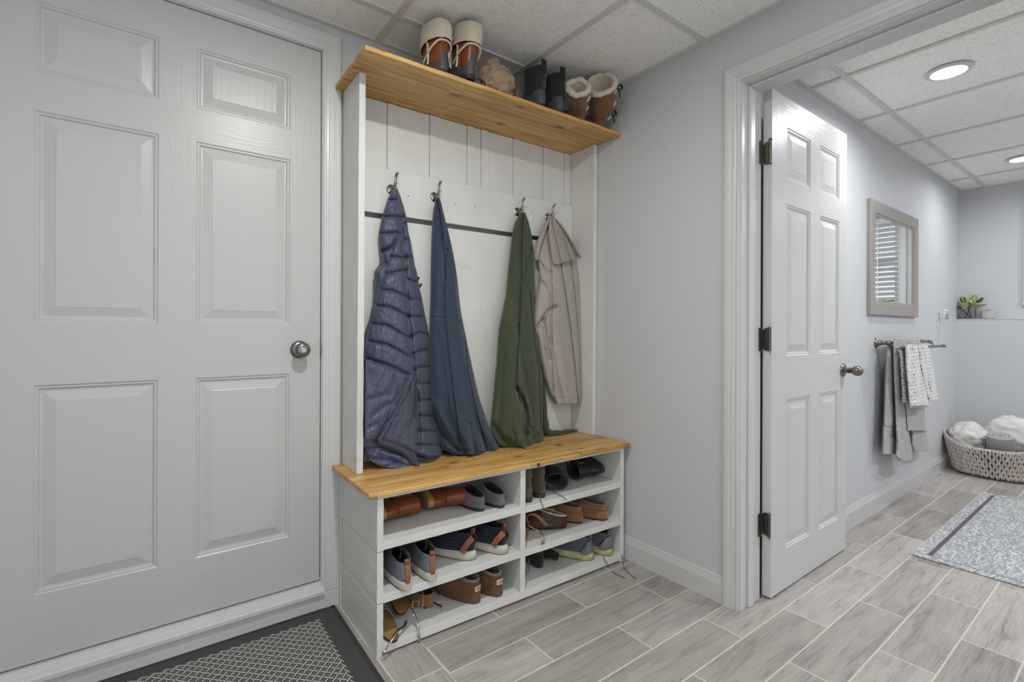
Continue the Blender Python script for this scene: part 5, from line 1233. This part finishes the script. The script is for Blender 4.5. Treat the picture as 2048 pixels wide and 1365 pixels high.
# double towel bar
tb = thing('towel_rail', 'brushed nickel double towel rail below the mirror', 'towel rail', (3.545, YM, 1.004))
RLN = .80
for x in (0, RLN):
    MB().lathe([(0, 0), (.030, 0), (.029, .004), (.024, .010), (.016, .022), (.0125, .034), (.013, .040), (.010, .044), (.010, .060), (.013, .064), (.013, .076), (.009, .080), (0, .081)], 28, (x, 0, 0), '-y').build('wall_post', M['nickel'], tb, smooth=True, angle=50)
    MB().tube(curve_pts([(x, -.072, 0), (x+.0, -.092, -.020), (x, -.120, -.034), (x, -.142, -.030)], 7), .0055, 10).build('arm', M['nickel'], tb, smooth=True)
def railbar(y, z, name):
    MB().tube([(-.018, y, z), (RLN+.018, y, z)], .0085, 16).build(name, M['nickel'], tb, smooth=True, angle=50)
    for x, s in ((-.018, -1), (RLN+.018, 1)): MB().lathe([(0, 0), (.0085, 0), (.012, .004), (.012, .010), (.006, .016), (.0085, .022), (.0, .029)], 18, (x, y, z), 'x' if s > 0 else '-x').build('finial', M['nickel'], tb, smooth=True)
railbar(-.070, 0, 'rear_bar'); railbar(-.142, -.028, 'front_bar')

M['towel_grey'] = m_fabric('grey terry towel', srgb(184, 184, 183), 900, .8, var=.10, mottle=srgb(164, 164, 164), mscale=150)
def m_towel_band(name, col):
    t = NT(name); wv = t.wave(28, bands='Z', dist=0, detail=0); c = t.mix(wv, tuple(x*.82 for x in col), tuple(min(1, x*1.12) for x in col)); t.bump(wv, .8, .003); return t.out(c, .8)
M['towel_band'] = m_towel_band('ribbed towel band', srgb(190, 190, 190))
t = NT('white waffle towel with grey dots')
xx = t.xyz(); zr = t.math('FLOOR', t.math('DIVIDE', xx[2], .021)); sh_ = t.math('MULTIPLY', t.math('MODULO', t.math('ADD', zr, 200.0), 2.0), .5)
fxx = t.math('FRACT', t.math('ADD', t.math('DIVIDE', xx[0], .040), sh_)); fzz = t.math('FRACT', t.math('DIVIDE', xx[2], .021))
dd = t.math('SQRT', t.math('ADD', t.math('POWER', t.math('SUBTRACT', fxx, .5), 2.0), t.math('POWER', t.math('SUBTRACT', fzz, .5), 2.0)))
strip = t.ramp(t.math('FRACT', t.math('DIVIDE', xx[0], .19)), [(.0, 1), (.42, 1), (.5, .35), (.95, .35), (1, 1)])
dots = t.math('MULTIPLY', t.ramp(dd, [(.15, 1), (.25, 0)]), strip)
nse = t.noise(260, detail=2); t.bump(t.math('ADD', t.math('MULTIPLY', dots, -1.0), t.math('MULTIPLY', nse, .5)), .7, .004)
M['towel_white'] = t.out(t.mix(dots, srgb(226, 226, 224), srgb(150, 150, 152)), .95)
M['towel_plain'] = m_fabric('white terry towel', srgb(226, 225, 222), 700, .8, var=.05)

def towel_piece(par, name, mt, rows, y0, dep, base, creases=(), seed=0, NU=60, NV=90, back=.014, wr=.003, prof=.35):
    par['_base'] = base
    o = drape(par, name, mt, rows, y0, y0+back, dep, creases, hit=hitW, NU=NU, NV=NV, wrinkle=wr, wscale=10, prof=prof, seed=seed); del par['_base']; return o
gt = thing('grey_towel', 'long grey bath towel folded over the rear towel bar', 'towel', (3.62, YM-.070, 1.01)); B0 = [3.62, YM-.070, 1.01]
towel_piece(gt, 'rear_fold', M['towel_grey'], [(690, 1776, 1792), (700, 1774, 1790), (760, 1771, 1788), (853, 1768, 1791)], YM-.050, .020, B0, seed=31)
towel_piece(gt, 'rear_band', M['towel_band'], [(852, 1767, 1791), (877, 1766, 1792)], YM-.050, .018, B0, seed=31, wr=.001, NV=20)
towel_piece(gt, 'rear_end', M['towel_grey'], [(876, 1766, 1792), (900, 1765, 1791), (909, 1765, 1791)], YM-.050, .022, B0, seed=31, NV=30)
towel_piece(gt, 'front_fold', M['towel_grey'], [(677, 1788, 1832), (682, 1786, 1842), (690, 1786, 1843), (712, 1787, 1845), (760, 1788, 1846), (800, 1790, 1847), (862, 1792, 1850)], YM-.084, .024, B0, [([(1806, 700), (1808, 780), (1815, 860)], 3, .010, 's'), ([(1832, 760), (1838, 850)], 4, .005)], seed=33)
towel_piece(gt, 'front_band', M['towel_band'], [(861, 1792, 1817), (884, 1793, 1821)], YM-.084, .028, B0, seed=34, wr=.001, NV=20)
towel_piece(gt, 'front_end', M['towel_grey'], [(883, 1793, 1821), (900, 1792, 1824), (916, 1790, 1825), (922, 1800, 1822)], YM-.084, .030, B0, seed=34, NV=30)
towel_piece(gt, 'far_fold', M['towel_grey'], [(800, 1820, 1848), (860, 1822, 1852), (870, 1822, 1854), (890, 1823, 1857), (900, 1825, 1857), (904, 1827, 1852)], YM-.060, .024, B0, [([(1840, 800), (1842, 900)], 4, .004)], seed=35)
towel_piece(gt, 'far_band', M['towel_band'], [(843, 1837, 1849), (864, 1840, 1853)], YM-.078, .010, B0, seed=36, wr=.001, NV=16)
wt = thing('white_towel', 'white dotted waffle hand towel with fringed ends over the front towel bar', 'towel', (3.72, YM-.142, .98)); B1 = [3.72, YM-.142, .98]
towel_piece(wt, 'rear_layer', M['towel_white'], [(700, 1801, 1815), (740, 1804, 1816), (800, 1807, 1818), (806, 1807, 1818)], YM-.128, .010, B1, seed=41)
towel_piece(wt, 'front_layer', M['towel_white'], [(690, 1812, 1834), (694, 1811, 1836), (740, 1813, 1842), (790, 1817, 1854), (804, 1818, 1857), (812, 1819, 1857)], YM-.158, .022, B1, [([(1824, 700), (1828, 800)], 3, .005), ([(1833, 720), (1846, 800)], 3, .005)], seed=42)
towel_piece(wt, 'side_layer', M['towel_white'], [(690, 1834, 1853), (694, 1835, 1857), (740, 1842, 1867), (790, 1853, 1876), (801, 1857, 1877)], YM-.150, .018, B1, [([(1846, 700), (1862, 800)], 3, .005)], seed=43)
mb = MB(); rr = random.Random(5)
for k in range(20):
    q = hitW(1820+k*1.9, 811-(k*.0 if k < 19 else 0), 1, YM-.165)-np.array(B1)
    mb.tube([q+np.array([0, 0, .008]), q+np.array([rr.uniform(-.002, .002), 0, -.004]), q+np.array([rr.uniform(-.003, .003), 0, -.014])], .0022, 6)
mb.build('fringe', M['towel_plain'], wt)

# outlet with plug-in air freshener
M['plastic'] = m_plain('white plastic', srgb(224, 224, 222), .35, nstr=0, var=.02)
M['frost'] = m_plain('frosted clear plastic', srgb(196, 196, 192), .25, nstr=0, var=.05, Transmission_Weight=.4)
ou = thing('wall_outlet', 'white outlet plate on the bathroom wall beside the corner ledge', 'outlet', (4.885, YM, 1.165))
MB().box(-.036, .036, -.006, 0, -.062, .062).build('plate', M['plastic'], ou, bevel=.003)
for z in (-.028, .028):
    s_ = MB().lathe([(0, 0), (.016, 0), (.016, .0015), (0, .0015)], 24, (0, -.006, z), '-y').build('socket', M['plastic'], ou)
af = thing('air_freshener', 'white plug-in air freshener standing out from the wall outlet', 'air freshener', (4.885, YM-.0078, 1.195))
MB().box(-.022, .022, -.040, 0, -.028, .030).build('body', M['plastic'], af, bevel=.008)
MB().box(-.018, .018, -.052, -.038, -.030, .012).build('bottle', M['frost'], af, bevel=.004)
MB().ell((0, -.030, .034), (.020, .020, .012), 16, 10).build('cap', M['plastic'], af, smooth=True)

# ledge: vase with hydrangea, candle
M['clear'] = NT('clear glass').out((1, 1, 1), .0, Transmission_Weight=1.0, IOR=1.06)
M['stem'] = m_plain('green stem', srgb(58, 62, 40), .6, nscale=60); M['leaf'] = m_plain('dark green leaf', srgb(62, 80, 48), .45, nscale=30, var=.3)
M['leaf2'] = m_plain('fresh green leaf', srgb(120, 140, 56), .5, nscale=30, var=.25); M['petal'] = m_plain('pale green white petals', srgb(206, 214, 160), .7, nscale=40, var=.15); M['petal2'] = m_plain('lime petals', srgb(176, 196, 84), .7, nscale=40, var=.2)
VX, VY, VZ = 5.458, 1.000, 1.1765
va = thing('glass_vase', 'square clear glass vase on the bathroom ledge', 'vase', (VX, VY, VZ))
mb = MB()
def sq(h, a, r=.012, n=6):
    out = []
    for cx, cy, a0 in ((1, 1, 0), (-1, 1, 1), (-1, -1, 2), (1, -1, 3)):
        for k in range(n+1):
            th = (a0+k/n)*PI/2; out.append((cx*(a-r)+r*math.cos(th), cy*(a-r)+r*math.sin(th), h))
    return out
mb.loft([sq(0, .052), sq(.135, .056), sq(.135, .052), sq(.012, .048)], True, True); mb.build('glass', M['clear'], va, smooth=False)
fl = thing('hydrangea', 'pale green hydrangea sprig with dark leaves standing in the square vase', 'flowers', (VX, VY, VZ+.013))
ends = [((.010, .02, 0), (-.004, -.045, .16)), ((-.012, -.02, 0), (.0, .02, .17)), ((.004, -.012, 0), (.0, .085, .13))]
for a, b in ends: MB().tube(curve_pts([a, tuple((np.array(a)+np.array(b))/2+np.array([.004, 0, 0])), b], 6), .0028, 8).build('stem', M['stem'], fl, smooth=True)
def leaf(c, d, l, w, mt, tilt=.4):
    d = Vector(d).normalized(); s = d.cross(Vector((-1, 0, tilt))).normalized(); up = s.cross(d); mb = MB(); rg = []
    for k in range(11):
        u = k/10; wd = w*math.sin(PI*min(1, u*.96+.03))**.8; p = Vector(c)+d*l*u-up*(.15*l*u*u)
        rg.append([p-s*wd-up*.25*wd, p, p+s*wd-up*.25*wd, p-up*.0012])
    mb.loft(rg); return mb.build('leaf', mt, fl, smooth=True)
leaf((0, .055, .115), (-.2, .8, .55), .085, .020, M['leaf']); leaf((0, .045, .085), (-.3, .8, .25), .085, .024, M['leaf']); leaf((0, .02, .12), (-.1, .35, .8), .06, .018, M['leaf2'])
leaf((0, -.05, .12), (-.2, -.6, .6), .060, .016, M['leaf']); leaf((0, -.045, .092), (-.1, -1, .22), .070, .008, M['leaf2']); leaf((-.02, .005, .085), (-.4, -.3, .3), .06, .020, M['leaf2'])
rr = random.Random(8)
mb = MB(); mb2 = MB()
for k in range(190):
    u = rr.random(); cy_ = -.006-.040*u+rr.gauss(0, .016); cz = .098+.080*u+rr.gauss(0, .013); cx_ = -.010+rr.gauss(0, .018)
    q = Euler((rr.uniform(0, 6), rr.uniform(0, 6), rr.uniform(0, 6))).to_matrix(); tgt = mb if rr.random() < .72 else mb2
    for a in range(4):
        dv = q @ Vector((math.cos(a*PI/2), math.sin(a*PI/2), 0)); sv = q @ Vector((-math.sin(a*PI/2), math.cos(a*PI/2), 0)); nv = q @ Vector((0, 0, .0016)); c = Vector((cx_, cy_, cz))
        tgt.add([c, c+dv*.0055+sv*.0038+nv, c+dv*.0095, c+dv*.0055-sv*.0038+nv], [(0, 1, 2, 3)])
mb.build('blossom', M['petal'], fl); mb2.build('blossom', M['petal2'], fl)
M['wax'] = m_plain('white wax', srgb(232, 230, 222), .5, nstr=0, var=.02)
cn = thing('candle_jar', 'white candle in a clear glass tumbler beside the vase on the ledge', 'candle', (VX, .880, VZ))
MB().lathe([(0, 0), (.041, 0), (.042, .003), (.042, .088), (.0405, .088), (.0400, .004), (0, .004)], 40, caps=False).build('tumbler', M['clear'], cn, smooth=True, angle=40)
MB().lathe([(0, .0045), (.0392, .0045), (.0392, .064), (0, .065)], 40, caps=False).build('wax', M['wax'], cn, smooth=True, angle=40)
MB().tube([(0, 0, .064), (.001, 0, .073)], .001, 6).build('wick', M['ink'], cn)

# ---- seagrass basket with towels
t = NT('whitewashed seagrass'); v1 = t.noise(1.0, vec=t.map((60, 60, 26)), detail=4, rough=.6); v2 = t.noise(9, detail=3)
M['grass'] = t.out(t.mix(t.ramp(v2, [(.45, 0), (.65, .6)]), t.ramp(v1, [(.3, srgb(160, 150, 142)), (.55, srgb(208, 203, 197)), (.8, srgb(228, 225, 220))]), srgb(196, 178, 168)), .85); t.bump(v1, .5, .003)
BX, BY = 5.085, .775
bk = thing('seagrass_basket', 'oval whitewashed seagrass basket of towels in the bathroom corner', 'basket', (BX, BY, .0))
def oval(a, b, z, n=140): return [(a*math.copysign(abs(math.cos(2*PI*k/n))**.85, math.cos(2*PI*k/n)), b*math.copysign(abs(math.sin(2*PI*k/n))**.9, math.sin(2*PI*k/n)), z if not callable(z) else z(2*PI*k/n)) for k in range(n)]
def rimz(a): return .213+.080*abs(math.sin(a))**3.0
def bsh(f): return (.150+.045*f**.8, .215+.070*f**.8)
rg = []
for i in range(13):
    f = i/12; a, b = bsh(f); rg.append([(x*1.0, y, rimz(2*PI*k/140)*f+.002*(1-f)) for k, (x, y, _) in enumerate(oval(a, b, 0))])
inner = [[(x*.955, y*.965, z+.0) for x, y, z in r] for r in rg[::-1]]
MB().loft(rg+inner, True, True).build('shell', m_plain('dark seagrass core', srgb(120, 106, 94), .9), bk, smooth=True)
# woven strands: braids climbing the wall in slanted columns
mb = MB(); NS = 118; rr = random.Random(3)
for k in range(NS):
    a0 = 2*PI*k/NS
    for h in range(7):
        f0 = h/7+.04*rr.random(); f1 = min(1.0, f0+.21); dirn = 1 if h % 2 == k % 2 else -1; pts = []
        for q in range(5):
            u = q/4; f = f0+(f1-f0)*u; aa = a0+dirn*(u-.5)*.030+.02*(rr.random()-.5)*0; A_, B_ = bsh(f)
            bul = .004+.006*math.sin(PI*u); c_, s_ = math.cos(aa), math.sin(aa)
            pts.append(((A_+bul)*math.copysign(abs(c_)**.85, c_), (B_+bul)*math.copysign(abs(s_)**.9, s_), rimz(aa)*f+.006))
        r0 = .0060+.0018*rr.random(); mb.tube(pts, [r0*.55, r0, r0*1.15, r0, r0*.5], 6)
mb.build('weave', M['grass'], bk, smooth=True)
rp = [(x*1.01, y*1.01, rimz(2*PI*k/140)+.004) for k, (x, y, _) in enumerate(oval(*bsh(1.0), 0))]
MB().tube([Vector(p) for p in rp+[rp[0]]], .0075, 8, caps=False).build('rim', M['grass'], bk, smooth=True)
MB().tube(curve_pts([(-.04, .285, .268), (-.03, .305, .298), (.0, .310, .312), (.03, .305, .298), (.04, .285, .268)], 6), .0085, 8).build('handle', M['grass'], bk, smooth=True)
# towels in the basket
tw1 = thing('folded_towel', 'white towel filling the left end of the seagrass basket', 'towel', (BX+.01, BY+.150, .13), 0, None)
blob(tw1, 'cloth', M['towel_plain'], (0, 0, .125), (.130, .118, .122), .14, 1.7, 5)
tw2 = thing('folded_towel', 'white towel piled highest behind the rolled grey towel in the basket', 'towel', (BX+.065, BY-.085, .12), 0, None)
blob(tw2, 'cloth', M['towel_plain'], (0, 0, .175), (.100, .150, .150), .14, 1.7, 9)
def rolled(label, p, rot, r, l, turns=4, sq_=.75):
    t = thing('rolled_towel', label, 'towel', p, rot); mb = MB(); n = 40*turns; prof = []
    for k in range(n+1):
        a = 2*PI*turns*k/n; rad = r*(.16+.84*k/n); prof.append((rad*math.cos(a), rad*sq_*math.sin(a), rad))
    th = r*.84/turns*.78; out = []
    ring_o = [(x, y) for x, y, _ in prof]; ring_i = [(x*(1-th/q), y*(1-th/q)) for x, y, q in prof]
    for zz, s in ((0, .97), (.006, 1), (l-.010, 1), (l-.003, .985), (l, .95)):
        out.append([(x, y, zz) for x, y in ring_o]+[(x, y, zz) for x, y in ring_i[::-1]])
    # shrink the end rings a little for soft edges
    mb.loft(out, True, True); mb.build('roll', M['towel_grey'], t, smooth=True, angle=60); return t
rolled('rolled grey towel standing on end at the front of the basket', (BX-.045, BY-.030, .185), (.42, 0, -PI/2+.10), .080, .150)
rolled('smaller rolled grey towel beside the large roll in the basket', (BX-.020, BY+.085, .190), (.42, 0, -PI/2+.3), .052, .115, 3)
